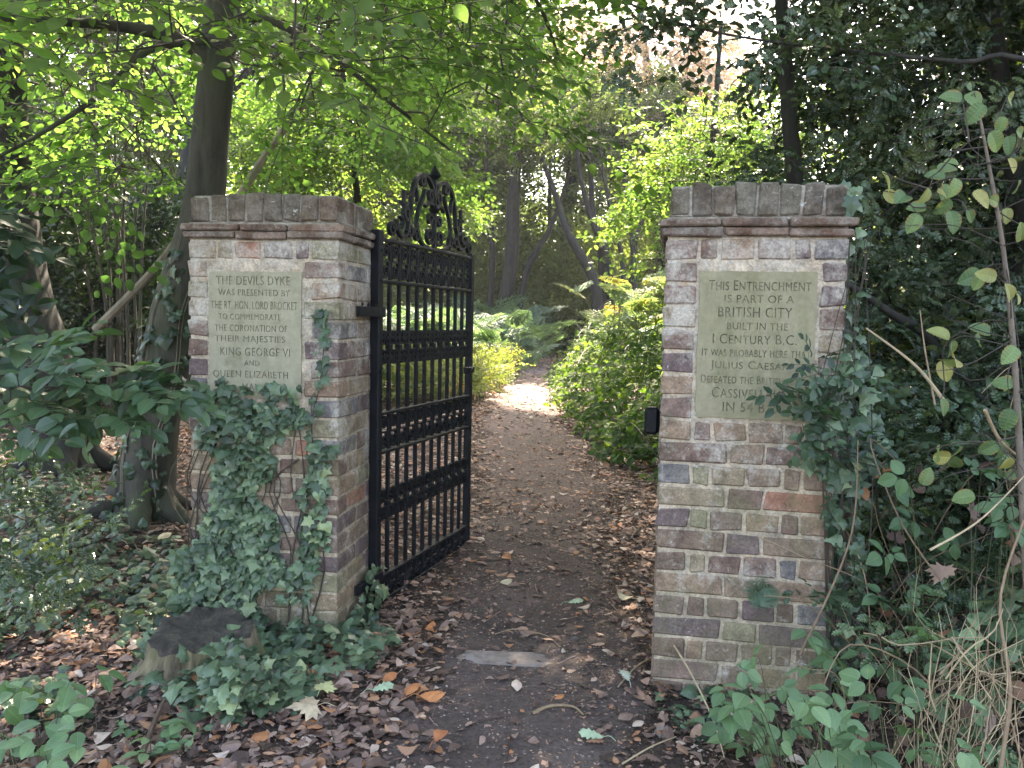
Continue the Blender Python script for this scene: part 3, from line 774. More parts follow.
# crest
crest = empty("crest", (0, 0, 0)); crest.parent = gate
C0, ZT = GL * .545, Z1 + .007
def part(name, polys, wd=.013, dp=.018):
    wd *= 1.0; mb = MB()
    for p in polys: ribbon(mb, p, wd, dp)
    return mb.build(name, M['iron'], crest, world=False)
def bez(pts, n=24):
    pts = np.array(pts, float); t = np.linspace(0, 1, n)[:, None]; q = [p for p in pts]
    k = len(pts) - 1
    return sum(math.comb(k, i) * (1 - t) ** (k - i) * t ** i * pts[i] for i in range(k + 1))
for s_ in (1, -1):
    X = lambda x: C0 + s_ * x
    arch = bez([(X(.265), ZT + .135), (X(.26), ZT + .33), (X(.13), ZT + .385), (X(.02), ZT + .325), (X(.012), ZT + .25)], 30)
    foot = spiral(X(.305), ZT + .135, .036, .012, 180 if s_ > 0 else 0, (180 + 430) if s_ > 0 else -430, 22)
    part("arch", [arch, foot[::1]], .017, .02)
    s1 = np.concatenate([spiral(X(.365), ZT + .095, .012, .042, -300, 0, 18, sx=s_), bez([(X(.407), ZT + .095), (X(.40), ZT + .01), (X(.30), ZT - .01), (X(.272), ZT + .05), (X(.29), ZT + .13)], 20)])
    part("side_scroll", [s1, spiral(X(.445), ZT + .045, .034, .01, 180, -300, 22, sx=s_), [(X(.33), ZT + .13), (X(.33), ZT + .215), (X(.325), ZT + .23)], [(X(.295), ZT + .175), (X(.36), ZT + .175)]], .014, .018)
    ly = bez([(X(.05), ZT + .0), (X(.24), ZT - .01), (X(.25), ZT + .17), (X(.12), ZT + .20), (X(.115), ZT + .27)], 28)
    part("lyre", [ly, spiral(X(.14), ZT + .30, .03, .01, 220, -240, 22, sx=s_), bez([(X(.11), ZT + .19), (X(.05), ZT + .24), (X(.012), ZT + .19)], 12), bez([(X(.19), ZT + .2), (X(.2), ZT + .26), (X(.235), ZT + .28)], 10)], .015, .018)
    for sc_ in [spiral(X(.045), ZT + .245, .034, .012, 180, -260, 22, sx=s_), spiral(X(.055), ZT + .06, .045, .012, 180, 620, 26, sx=s_), spiral(X(.05), ZT + .135, .03, .01, 180, -200, 18, sx=s_),
                    spiral(X(.2), ZT + .045, .035, .01, 0, 420, 22, sx=s_), spiral(X(.27), ZT + .06, .03, .01, 0, -420, 22, sx=s_)]: part("scroll", [sc_], .013, .017)
mb = MB(); gbar(mb, C0, ZT, ZT + .36, .02, .02)
mb.tube([(C0, 0, ZT + .33 + ZO), (C0, 0, ZT + .35 + ZO), (C0, 0, ZT + .365 + ZO), (C0, 0, ZT + .38 + ZO), (C0, 0, ZT + .40 + ZO)], [.014, .032, .024, .014, .004], 10)
mb.tube([(C0, 0, ZT + .17 + ZO), (C0, 0, ZT + .19 + ZO), (C0, 0, ZT + .21 + ZO)], [.016, .03, .016], 10)
mb.build("finial", M['iron'], crest, world=False)
# latch at the free end and hinge straps
mb = MB(); mb.box((GL - .12, -.028, .93 + ZO), (GL + .02, -.0165, .965 + ZO), .003); mb.box((GL - .06, -.04, .935 + ZO), (GL - .02, -.0275, .96 + ZO), .003)
mb.build("latch", M['iron'], gate, world=False)
for z in (1.24, .10):
    f0 = np.array((PL_LOC[0], PL_LOC[1], 0)); cy, sy = math.cos(R(PL_YAW)), math.sin(R(PL_YAW))
    def face(t, off): return f0 + np.array((cy, -sy, 0)) * (PL_W + off) + np.array((sy, cy, 0)) * t
    p0 = face(.20, .009); p1 = face(.36, .009)
    q = local(gate.location, GROT, [p0, p1, (GA[0], GA[1], 0)])
    mb = MB()
    for a, b in ((q[0], q[1]), ):
        d = nrm(b - a); n_ = np.array((-d[1], d[0], 0)) * .007
        v = []
        for p in (a - d * .01, np.array((.0, -.028, 0)) + d * .024):
            for sn in (-1, 1):
                for zz in (z - .02, z + .02): v.append((*(p + n_ * sn)[:2], zz + ZO))
        mb.faces(np.array(v), [(0, 1, 3, 2), (4, 6, 7, 5), (0, 4, 5, 1), (2, 3, 7, 6), (0, 2, 6, 4), (1, 5, 7, 3)])
        c = np.array((a[0] + .03, a[1], 0)); 
        for kx in (.02, .10): mb.tube([a + d * kx + n_ * -1.0 + (0, 0, z + ZO), a + d * kx + n_ * -2.0 + (0, 0, z + ZO)], [.009, .006], 8)
    mb.box((-.026, -.0295, z - .021 + ZO), (.026, -.0215, z + .021 + ZO), .002)
    mb.build("hinge_strap", M['iron'], gate, world=False)
# iron keeper fixed to the other pillar's inner face
kx, ky = math.cos(R(PR_YAW)), math.sin(R(PR_YAW))
keep = empty("gate_keeper", (PR_LOC[0] + ky * .2, PR_LOC[1] + kx * .2, .815), -R(PR_YAW), "dark blue-black iron keeper box fixed to the inner face of a brick pillar", "gate keeper")
mb = MB(); mb.box((-.058, 0, 0), (-.006, .07, .098), .010); mb.build("box", M['iron'], keep, world=False)
mb = MB(); mb.box((-.006, -.02, -.012), (-.001, .09, .11), .002); mb.build("plate", M['iron'], keep, world=False)
HAZE = .0009
# ================================================================== trees
def smooth_path(P, n=14):
    P = np.asarray(P, float); k = len(P); t = np.linspace(0, k - 1, n)
    out = []
    for a in t:
        i = min(int(a), k - 2); f = a - i
        p0 = P[max(i - 1, 0)]; p1 = P[i]; p2 = P[i + 1]; p3 = P[min(i + 2, k - 1)]
        out.append(.5 * ((2 * p1) + (-p0 + p2) * f + (2 * p0 - 5 * p1 + 4 * p2 - p3) * f * f + (-p0 + 3 * p1 - 3 * p2 + p3) * f ** 3))
    return np.array(out)
def rough_tube(mb, P, rad, n=14, sides=14, rng=None, amp=.06, t=.5):
    p = smooth_path(P, n); r = np.interp(np.linspace(0, 1, n), np.linspace(0, 1, len(rad)), rad)
    k0 = mb.n; mb.tube(p, r, sides, t)
    v = mb.V[-1].reshape(n, sides, 3)
    if rng is not None and amp:
        a = np.arange(sides) * 2 * math.pi / sides
        w_ = sum(rng.normal(0, amp / (q ** .7)) * np.sin(q * a[None, :] + np.linspace(0, rng.uniform(-4, 4), n)[:, None] + rng.uniform(0, 6)) for q in (2, 3, 5))
        v = p[:, None, :] + (v - p[:, None, :]) * (1 + w_)[:, :, None]; mb.V[-1] = v.reshape(-1, 3)
    return p, r
def grow(mb, nodes, targets, origin, rng, r_end=.004, r_big=.02, sag=.06, sides=5):
    """join every target to the nearest point already grown, nearest first, by a curved twig"""
    nodes = [np.asarray(n, float) for n in nodes]
    od = np.argsort(np.linalg.norm(targets - origin, axis=1))
    arr = np.array(nodes)
    for i in od:
        p = targets[i]; d = np.linalg.norm(arr - p, axis=1); q = arr[np.argmin(d)]; L = d.min()
        if L < .03: continue
        m = (p + q) / 2 + rng.normal(0, .10, 3) * L + np.array((0, 0, sag * L))
        pts = smooth_path([q, m, p], 6)
        rr = min(r_big, r_end + .010 * L)
        mb.tube(pts, np.linspace(rr, r_end, 6), sides, cap=False)
        arr = np.concatenate([arr, pts[1:]])
    return arr
def lay_sprays(mbl, mbt, tpls, P, D, L, rng, tint, up_jit=.25, up=(0, 0, 1), stems=True, r=.0025):
    """place leaf sprays: P bases, D directions, L lengths"""
    n = len(P); k = rng.integers(0, len(tpls), n)
    U = np.asarray(up, float) + rng.normal(0, up_jit, (n, 3))
    Fm = frames(D, U); L = np.broadcast_to(L, (n,)); tint = np.broadcast_to(tint, (n,))
    for j, (tp, st) in enumerate(tpls):
        s_ = k == j
        mbl.inst(tp, P[s_], Fm[s_], L[s_], tint[s_])
        if stems and mbt is not None:
            for i in np.where(s_)[0]:
                for line in st:
                    mbt.tube((line * L[i]) @ Fm[i].T + P[i], np.linspace(r, r * .4, len(line)), 3, cap=False)
SPR_BEECH = [spray(BEECH if i % 2 else BEECH2, 9, .115, 40 + i, 4, .3) for i in range(5)]      # x length .6 -> 7 cm leaves
SPR_FAR = [spray(DIAM, 9, .19, 60 + i, 4, .4, jit=.5) for i in range(5)]
SPR_OVAL = [spray(OVAL, 10, .14, 70 + i, 4, .3, jit=.5) for i in range(5)]
SPR_HOLLY = [spray(HOLLY, 9, .17, 80 + i, 3, .2, jit=.6) for i in range(5)]
SPR_DIA = [spray(DIAM, 10, .15, 90 + i, 4, .35, jit=.55) for i in range(4)]

def clump(P, s, seed):
    """smooth pseudo-noise in space, about -1..1"""
    r = np.random.default_rng(seed); v = 0
    for i in range(5):
        k = r.normal(0, 1, 3) / s; v = v + np.sin(P @ k * 2.2 + r.uniform(0, 6))
    return v / 2.6

# ---- the beech behind the left pillar
rb = np.random.default_rng(101)
BY = 4.85
bpx = [(143, 532), (152, 430), (178, 310), (202, 215), (211, 130), (223, 0), (232, -140), (236, -420)]
bp = [at(x, y, BY + i * .02) for i, (x, y) in enumerate(bpx)]
bp[0][2] = float(height(bp[0][0], bp[0][1])) - .08
beech = empty("beech_tree", (bp[0][0], bp[0][1], 0), 0, "beech tree with a bare leaning grey trunk close behind the ivy-clad pillar", "tree")
tr = MB(); tp_, trr = rough_tube(tr, bp, [.19, .150, .150, .118, .106, .100, .092, .07], 40, 20, rb, .045)
# root flare
for a in (200, 290, 340, 60):
    d = np.array((math.cos(R(a)), math.sin(R(a)), 0)); b = bp[0]
    tr.tube(smooth_path([b + d * .05 + (0, 0, .34), b + d * .16 + (0, 0, .17), b + d * .36 + (0, 0, .05)], 7), np.linspace(.12, .035, 7), 9)
trunk = tr.build("trunk", M['bark'], beech, True)
nodes = list(tp_[22:])
limb_px = [([(213, 70), (185, 42), (130, 28), (60, 22), (-60, 14)], [4.9, 4.8, 4.6, 4.3, 3.9], .048),
           ([(216, 40), (150, 50), (100, 95), (30, 140), (-30, 170)], [4.9, 4.6, 4.3, 4.0, 3.7], .022),
           ([(226, 20), (270, 20), (330, 55), (400, 110), (450, 150)], [4.95, 4.9, 4.9, 5.1, 5.4], .028),
           ([(228, -40), (300, -60), (400, -60), (520, -20), (560, 60)], [4.95, 5.0, 5.2, 5.6, 6.0], .035),
           ([(230, -120), (260, -160), (330, -220), (420, -320)], [4.95, 4.0, 2.6, 1.2], .045),
           ([(228, -60), (180, -120), (90, -200), (0, -330)], [4.95, 4.2, 3.0, 1.8], .045),
           ([(234, -260), (420, -330), (640, -300), (760, -250)], [4.95, 5.6, 6.6, 8.0], .05),
           ([(234, -200), (300, -160), (350, -60), (330, 20), (300, 110)], [4.95, 6.0, 7.0, 7.6, 8.0], .035),
           ([(234, -300), (160, -330), (60, -260), (-60, -200)], [4.95, 6.0, 7.5, 9.0], .045),
           ([(236, -400), (420, -500), (600, -560), (760, -640)], [4.95, 4.6, 4.2, 3.6], .05)]
for pxs, ys, r0 in limb_px:
    P = [at(x, y, Y) for (x, y), Y in zip(pxs, ys)]
    lim = MB(); p, r = rough_tube(lim, P, [r0, r0 * .8, r0 * .5, r0 * .25], 22, 8, rb, .05); nodes += list(p[2:]); lim.build("limb", M['bark'], beech, True)
# leaf sprays: the visible low fringe of the crown
def region(rng, n, poly_fn, Ya, Yb, bx):
    out = []
    while len(out) < n:
        px, py = rng.uniform(bx[0], bx[2]), rng.uniform(bx[1], bx[3]); Y = rng.uniform(Ya, Yb)
        if poly_fn(px, py, rng.random()): out.append(at(px, py, Y))
    return np.array(out)
def low_edge(px):      # lower fringe of the beech leaves in the view from the gate
    return np.interp(px, [-60, 0, 60, 110, 150, 190, 240, 290, 340, 390, 450, 500, 540, 570, 590], [215, 200, 215, 215, 215, 205, 165, 165, 175, 165, 150, 150, 160, 90, 0])
def near_fringe(px, py, u):
    return py < low_edge(px) - 25 + 12 * math.sin(px * .09) and u < np.interp(px, [0, 420, 520, 600], [1, 1, .8, .35])
T1 = region(rb, 430, near_fringe, 3.7, 6.6, (-120, -130, 590, 215))
def off_trunk(T):
    q = np.array([[np.interp(p[2], tp_[:, 2], tp_[:, k]) for k in (0, 1)] for p in T]); a = np.arctan2(T[:, 0], T[:, 1]) - np.arctan2(q[:, 0], q[:, 1])
    return ~((np.abs(a) < .055) & (T[:, 1] < q[:, 1] + .1))
T1 = T1[off_trunk(T1)]
T2 = region(rb, 60, lambda a, b, u: True, 2.6, 3.6, (-120, -140, 330, 55))
T3 = region(rb, 110, lambda a, b, u: b < low_edge(a) - 40, 6.5, 9.0, (100, -120, 600, 140))
# the rest of the crown, overhead: unseen, added and cut to shade the foreground
T4 = np.stack([rb.uniform(-4.6, 2.4, 2600), rb.uniform(1.6, 9.6, 2600), rb.uniform(3.6, 8.0, 2600)], -1)
T4 = T4[(T4[:, 1] < 2.0 + T4[:, 2] / 1.28) | (T4[:, 0] > -.25)]
T4 = T4[(T4[:, 2] > 2.7 + .36 * np.clip(T4[:, 1], 0, 10)) & (clump(T4, 1.1, 5) > -.75)]
TW = MB(); LV = MB()
allT = np.concatenate([T1, T2, T3, T4[::3]])
grow(TW, nodes, allT, np.array(bp[5]), rb, .003, .014, .08, 4)
ctr = np.array((bp[5][0], bp[5][1]))
def outward(P, c, rng, jit=.6, dz=-.15):
    d = np.concatenate([nrm(P[:, :2] - c), np.zeros((len(P), 1))], 1) + rng.normal(0, jit, (len(P), 3)) * np.array((1, 1, .4)); d[:, 2] += dz
    return nrm(d)
for T, ln, st, tn in ((T1, .52, True, .5), (T2, .58, True, .42), (T3, .56, False, .6), (T4, .85, False, .5)):
    ti = np.clip(tn + .28 * clump(T, .8, 7) + rb.normal(0, .1, len(T)), 0, 1)
    lay_sprays(LV, TW, SPR_OVAL if T is T4 else SPR_BEECH, T, outward(T, ctr, rb), ln * rb.uniform(.75, 1.2, len(T)), rb, ti, .3, stems=st)
build_multi("crown", [(LV, M['beech']), (TW, M['twig'])], beech)

# ---- second, darker trunk at the left
rc = np.random.default_rng(102)
P = [at(66, 505, 5.7), at(52, 430, 5.7), at(40, 350, 5.75), at(22, 300, 5.8), at(10, 180, 5.9), at(0, 0, 6.0), at(-20, -300, 6.1)]
P[0][2] = float(height(P[0][0], P[0][1])) - .06
t2 = empty("beech_tree", (P[0][0], P[0][1], 0), 0, "stout dark trunk at the far left, swollen at knee height, with holly round its foot", "tree")
mb = MB(); p, r = rough_tube(mb, P, [.24, .18, .19, .20, .15, .13, .09], 30, 18, rc, .06)
for a in (210, 300, 20):
    d = np.array((math.cos(R(a)), math.sin(R(a)), 0)); b = P[0]
    mb.tube(smooth_path([b + d * .06 + (0, 0, .3), b + d * .18 + (0, 0, .15), b + d * .4 + (0, 0, .04)], 7), np.linspace(.12, .03, 7), 9)
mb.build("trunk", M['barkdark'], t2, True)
T = np.stack([rc.uniform(-6.5, -2.6, 170), rc.uniform(4.5, 9, 170), rc.uniform(3.2, 6.5, 170)], -1)
mb = MB(); grow(mb, p[18:], T, p[-1], rc, .003, .02); lv = MB()
lay_sprays(lv, None, SPR_BEECH, T, outward(T, P[-1][:2], rc), .65 * rc.uniform(.8, 1.2, len(T)), rc, np.clip(.5 + .25 * clump(T, .8, 3), 0, 1), .3, stems=False)
build_multi("crown", [(lv, M['beech']), (mb, M['twig'])], t2)

# ---- generic woodland trees
def wood_tree(name, label, cat, stems, crown, n, ln, leaf, bark, seed, tpls=None, tint=.5, group=None, gap=-.3, clumpsize=1.6, dz=-.25, twigs=True, shell=.0):
    """stems: [(points, r0, r1)]; crown: [(centre, radii)] ellipsoids filled with sprays of leaves"""
    rng = np.random.default_rng(seed); b = stems[0][0][0]
    root = empty(name, (b[0], b[1], 0), 0, label, cat, group)
    nodes = []; tw = MB()
    for (P, r0, r1) in stems:
        P = [P[0]] + [q + rng.normal(0, r0 * .8, 3) for q in P[1:]]
        mt = MB(); p, _ = rough_tube(mt, P, [r0 * 1.2, r0 * .85, (r0 + r1) * .42, r1], 26, 11, rng, .10); nodes += list(p[8:]); mt.build("trunk", M[bark], root, True)
    T = []
    vol = np.array([np.prod(r) for c, r in crown]); vol = vol / vol.sum()
    for (c, r), f in zip(crown, vol):
        q = rand_dirs(rng, int(n * f * 1.5) + 4) * (rng.uniform(shell, 1, (int(n * f * 1.5) + 4, 1)) ** .45)
        T.append(np.array(c) + q * np.array(r))
    T = np.concatenate(T); T = T[clump(T, clumpsize, seed) > gap]; T = T[rng.permutation(len(T))[:n]]
    T = T[T[:, 2] > .15]
    if twigs:
        sel = T[rng.permutation(len(T))[:min(len(T), 260)]]
        grow(tw, nodes, sel, np.array(nodes[0]), rng, .006, .05, .05, 4)
    lv = MB(); cc = np.mean([c for c, r in crown], axis=0)
    ti = np.clip(tint + .25 * clump(T, clumpsize * .7, seed + 9) + rng.normal(0, .1, len(T)), 0, 1)
    lay_sprays(lv, None, tpls or SPR_FAR, T, outward(T, cc[:2], rng, .7, dz), ln * rng.uniform(.7, 1.25, len(T)), rng, ti, .45, stems=False)
    build_multi("crown", [(lv, M[leaf]), (tw, M[bark])], root)
    return root
def col_px(pts, Y, z0=True):
    P = [at(x, y, Y) for x, y in pts]
    if z0: P[0][2] = float(height(P[0][0], P[0][1])) - .05
    return P
def ell(px, py, Y, rx, ry, rd):
    """an ellipsoid centred where the photograph shows the crown, radii in pixels at that distance (depth in metres)"""
    s = Y / FPX; return (at(px, py, Y), (rx * s, rd, ry * s))
# hornbeams at the end of the path
wood_tree("hornbeam_tree", "dark many-stemmed tree left of the path's end, one thin limb leaning across to the right", "tree",
          [(col_px([(492, 318), (500, 258), (516, 190), (530, 110), (540, 20)], 27), .20, .07), (col_px([(503, 318), (513, 250), (522, 200), (518, 130)], 27.3), .17, .07),
           (col_px([(486, 318), (490, 250), (487, 180), (478, 100)], 27.6), .11, .05), (col_px([(512, 318), (524, 275), (545, 232), (563, 182), (575, 120)], 26.6), .11, .05)],
          [ell(455, 130, 30, 75, 80, 2.5), ell(505, 100, 30, 70, 60, 2.5), ell(425, 230, 31, 45, 60, 2.0), ell(515, 120, 25.5, 45, 40, .8)], 1800, .8, 'mid', 'barkdark', 201, tint=.35, gap=-.7)
wood_tree("hornbeam_tree", "cluster of dark trunks right of the path's end, leaning left as they rise", "tree",
          [(col_px([(596, 312), (588, 285), (570, 242), (553, 206), (540, 150)], 24), .16, .06), (col_px([(618, 312), (606, 258), (594, 219), (582, 174), (575, 110)], 24.4), .13, .05),
           (col_px([(626, 312), (622, 262), (610, 216), (602, 161), (596, 100)], 24.2), .08, .04), (col_px([(612, 312), (600, 250), (590, 200), (592, 120)], 24.8), .14, .06),
           (col_px([(640, 312), (628, 240), (622, 150), (626, 60)], 25), .08, .04), (col_px([(630, 312), (640, 250), (655, 190), (660, 100)], 25), .08, .04)],
          [ell(640, 125, 26.5, 70, 55, 2.2), ell(600, 110, 27, 60, 45, 2.2), ell(695, 220, 26, 50, 70, 2), ell(600, 120, 22.5, 60, 40, .8)], 1500, .75, 'mid', 'barkdark', 202, tint=.45, gap=-.6)
wood_tree("hornbeam_tree", "hornbeam filling the dim distance between the two clusters of dark trunks", "tree",
          [(col_px([(545, 318), (548, 250), (552, 150), (560, 60)], 36), .10, .05), (col_px([(575, 318), (570, 240), (566, 150)], 37), .08, .04)],
          [ell(550, 200, 37, 110, 130, 3), ell(450, 170, 37, 90, 140, 3), ell(660, 190, 37, 100, 120, 3)], 2200, 1.15, 'mid', 'barkdark', 207, tint=.4, gap=-.8)
wood_tree("oak_tree", "tall oak with mid-green leaves rising behind the arched top of the gate", "tree",
          [(col_px([(560, 318), (566, 240), (572, 150), (575, 40), (580, -100)], 38), .3, .15)],
          [ell(545, 80, 38, 50, 55, 4), ell(505, 20, 38, 60, 70, 4)], 520, 1.5, 'mid', 'barkdark', 203, tint=.6)
wood_tree("autumn_tree", "tall thin-leaved tree turning pinkish brown, high behind the gap between the pillars", "tree",
          [(col_px([(664, 318), (655, 200), (648, 100), (645, 0), (640, -120)], 29), .22, .08), (col_px([(690, 318), (685, 150), (700, 40)], 29), .15, .06)],
          [ell(630, 55, 28, 60, 80, 2), ell(690, 75, 28, 60, 75, 2), ell(660, -50, 29, 70, 60, 2)], 620, 1.0, 'pink', 'barkdark', 204, tint=.55, gap=-.25, clumpsize=2.2)
wood_tree("field_maple", "light yellow-green sunlit tree showing over the plain brick pillar", "tree",
          [(col_px([(700, 330), (705, 230), (712, 130), (720, 20)], 13), .07, .03), (col_px([(680, 330), (672, 230), (668, 170)], 13.3), .04, .02)],
          [ell(700, 150, 13, 60, 60, 1.3), ell(760, 120, 13.5, 70, 60, 1.2), ell(668, 230, 12.5, 38, 60, .8)], 330, .62, 'lime', 'barkdark', 205, SPR_OVAL, .5, gap=-.1, clumpsize=.9)
wood_tree("sycamore_tree", "bright yellow-green sunlit tree filling the gap left of the gate crest", "tree",
          [(col_px([(352, 330), (356, 240), (350, 150), (345, 40)], 15), .09, .04), (col_px([(300, 330), (310, 220), (320, 120)], 15.5), .07, .03)],
          [ell(350, 150, 15, 75, 70, 1.5), ell(420, 190, 15.5, 45, 60, 1.2), ell(290, 140, 15, 60, 70, 1.5), ell(400, 90, 16, 70, 50, 1.5)], 620, .72, 'lime', 'barkdark', 206, SPR_OVAL, .5, gap=-.15, clumpsize=1.0)
for k, (px, Y, w_, top, lab) in enumerate([(-60, 19, 130, -60, "green tree beyond the dark trunk, furthest left of the wood's edge"), (90, 22, 110, -20, "green tree at the wood's edge seen between the two beech trunks"),
                                       (215, 24, 100, -70, "green tree at the wood's edge half hidden by the leaning beech trunk"), (330, 31, 90, -30, "pale green tree far behind the ivy-clad pillar"), (430, 40, 70, 0, "distant tree whose top shows above the gate crest")]):
    wood_tree("woodland_tree", lab, "tree", [(col_px([(px, 320), (px + 6, 200), (px + 2, 60), (px + 8, top)], Y), .2, .08)],
              [ell(px, 120, Y, w_ * .75, 120, 2.5), ell(px + 20, top + 20, Y, w_ * .65, 90, 2.5)], 900, 1.0 * Y / 22, 'mid' if k % 2 else 'lime', 'barkdark', 210 + k, tint=.5, group="trees at the wood's edge", gap=-.35)
wood_tree("oak_tree", "tall oak added behind the ivy-clad pillar, its unseen high boughs shading the path", "tree",  # added oak, its crown placed out of view to shade the path
          [([np.array((-4.75, 12.6, -.1)), np.array((-4.8, 12.6, 2.5)), np.array((-4.5, 12.8, 5.5)), np.array((-2.6, 13.2, 8.5))], .24, .10), ([np.array((-4.65, 12.65, 4.3)), np.array((-2.9, 13.6, 6.5)), np.array((-1.2, 14.6, 8.8)), np.array((.6, 15.4, 9.6))], .09, .03)],
          [(np.array((.1, 12.3, 8.3)), (2.2, 2.6, 1.3)), (np.array((-.1, 15.8, 9.9)), (1.8, 3.0, 1.4)), (np.array((-.2, 18.3, 11.3)), (1.5, 2.6, 1.5))], 2300, .85, 'mid', 'barkdark', 208, SPR_OVAL, .5, gap=-.8)
# far wood that reads as one mass
rf = np.random.default_rng(300)
n = 9500
ang = rf.uniform(-62, 62, n); dist = rf.uniform(46, 60, n)
P = np.stack([np.sin(R(1) * ang) * dist, np.cos(R(1) * ang) * dist, rf.uniform(0, 1, n) ** 1.9 * 14], -1)
P[:, 2] += height(P[:, 0], P[:, 1]); P = P[(clump(P, 3.0, 4) + (6 - P[:, 2]) * .12) > -.45]
mb = MB(); lay_sprays(mb, None, SPR_FAR, P, outward(P, np.zeros(2), rf, 1.0), 2.4 * rf.uniform(.7, 1.3, len(P)), rf, np.clip(.45 + .3 * clump(P, 3, 8), 0, 1), .6, stems=False)
tag(mb.build("far_woodland", M['mid']), "dim woodland closing the view beyond the path", "woodland", kind="stuff")

# ---- dark evergreen understorey at the left, thin stems and a dead pole
def bush(name, label, cat, c, rad, n, ln, leaf, tpls, seed, tint=.5, group=None, stems=8, bark='twig', gap=-.4, cs=.5, dz=.1, upj=.5, flat=0.0, twig=True):
    rng = np.random.default_rng(seed); c = np.array(c, float); z0 = float(height(c[0], c[1])); root = empty(name, (c[0], c[1], z0), 0, label, cat, group)
    q = rand_dirs(rng, int(n * 1.9)) * rng.uniform(0, 1, (int(n * 1.9), 1)) ** .38; q[:, 2] = np.abs(q[:, 2]) if flat else q[:, 2]
    T = c + q * np.array(rad); T = T[(clump(T, cs, seed) > gap) & (T[:, 2] > height(T[:, 0], T[:, 1]) + .04)][:n]
    sm = MB(); nodes = [np.array((c[0], c[1], z0))]
    for i in range(stems):
        st_ = MB()
        e = c + rand_dirs(rng, 1)[0] * np.array(rad) * .6; e[2] = max(e[2], z0 + .2)
        b = np.array((c[0] + rng.normal(0, .12 * rad[0]), c[1] + rng.normal(0, .12 * rad[1]), z0 - .03)); m = (b + e) / 2 + rng.normal(0, .1, 3) * rad[0]; m[2] = (b[2] + e[2]) * .6
        p = smooth_path([b, m, e], 8); st_.tube(p, np.linspace(.012 + .006 * rad[2], .004, 8), 5); nodes += list(p[2:]); st_.build("stem", M[bark], root)
    if twig: grow(sm, nodes, T[::max(1, len(T) // 140)], c, rng, .002, .010, .05, 4)
    lv = MB(); D = nrm(T - (c - np.array((0, 0, rad[2] * .5))) + rng.normal(0, .35, T.shape) * np.array(rad)); D[:, 2] += dz
    ti = np.clip(tint + .22 * clump(T, cs, seed + 5) + rng.normal(0, .12, len(T)), 0, 1)
    lay_sprays(lv, None, tpls, T, nrm(D), ln * rng.uniform(.7, 1.25, len(T)), rng, ti, upj, stems=False)
    build_multi("foliage", [(lv, M[leaf]), (sm, M[bark])], root)
    return root
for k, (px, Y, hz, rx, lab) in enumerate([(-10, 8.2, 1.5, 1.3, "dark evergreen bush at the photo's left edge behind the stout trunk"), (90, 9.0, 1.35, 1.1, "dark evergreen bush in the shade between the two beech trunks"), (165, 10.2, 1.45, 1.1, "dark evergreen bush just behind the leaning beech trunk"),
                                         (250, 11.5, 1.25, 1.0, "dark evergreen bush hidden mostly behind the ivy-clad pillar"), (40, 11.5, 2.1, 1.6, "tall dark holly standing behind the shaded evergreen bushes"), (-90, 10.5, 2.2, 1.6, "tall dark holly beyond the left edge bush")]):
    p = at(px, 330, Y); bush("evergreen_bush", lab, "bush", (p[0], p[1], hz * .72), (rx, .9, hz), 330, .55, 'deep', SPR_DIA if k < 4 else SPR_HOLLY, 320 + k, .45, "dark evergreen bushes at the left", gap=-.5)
rs_ = np.random.default_rng(340)
hz = empty("coppiced_hazel", at(120, 330, 7.6) * (1, 1, 0), 0, "clump of thin upright bare stems in the shade left of the leaning trunk", "shrub")
for k, (a, b) in enumerate([((112, 330), (98, 170)), ((122, 330), (116, 180)), ((128, 330), (126, 150)), ((136, 335), (140, 170)), ((108, 330), (84, 190)), ((118, 335), (106, 120)), ((140, 330), (150, 140)), ((95, 330), (75, 220))]):
    P = col_px([(a[0], 420), a, ((a[0] + b[0]) / 2 + rs_.normal(0, 3), (a[1] + b[1]) / 2), b, (b[0] + (b[0] - a[0]) * .5, b[1] - 130)], 7.6 + rs_.uniform(-.3, .3))
    mb = MB(); mb.tube(smooth_path(P, 14), np.linspace(.019, .008, 14) * rs_.uniform(.6, 1.2), 6); mb.build("stem", M['twig' if k % 3 else 'bark'], hz, True)
for nm, pts, Y, r0, lab in (("dead_pole", [(95, 330), (135, 290), (155, 268), (178, 238), (205, 198)], 5.6, .03, "pale dead branch propped against the leaning beech trunk"),
                           ("dead_pole", [(233, 206), (268, 152), (303, 105), (345, 50)], 9.0, .045, "pale leaning dead pole among the leaves over the ivy-clad pillar")):
    P = np.array([at(x, y, Y) for x, y in pts]); mb = MB(); mb.tube(smooth_path(P - P[0], 12), np.linspace(r0, r0 * .7, 12), 8)
    o = mb.build(nm, M['pole']); o.location = P[0]; tag(o, lab, "dead branch")

# thin woodland air
hm = bpy.data.materials.new("woodland_haze"); hm.use_nodes = True; hn = hm.node_tree; hn.nodes.remove(hn.nodes["Principled BSDF"])
pv = hn.nodes.new("ShaderNodeVolumePrincipled"); pv.inputs["Color"].default_value = (.95, .97, 1.0, 1); pv.inputs["Density"].default_value = HAZE; pv.inputs["Anisotropy"].default_value = .2
hn.links.new(pv.outputs[0], hn.nodes["Material Output"].inputs["Volume"])
hb = MB(); hb.box((-125, -40, -1.5), (125, 215, 27)); ho = hb.build("haze", hm); tag(ho, "thin pale air between the trees", "haze", kind="stuff")

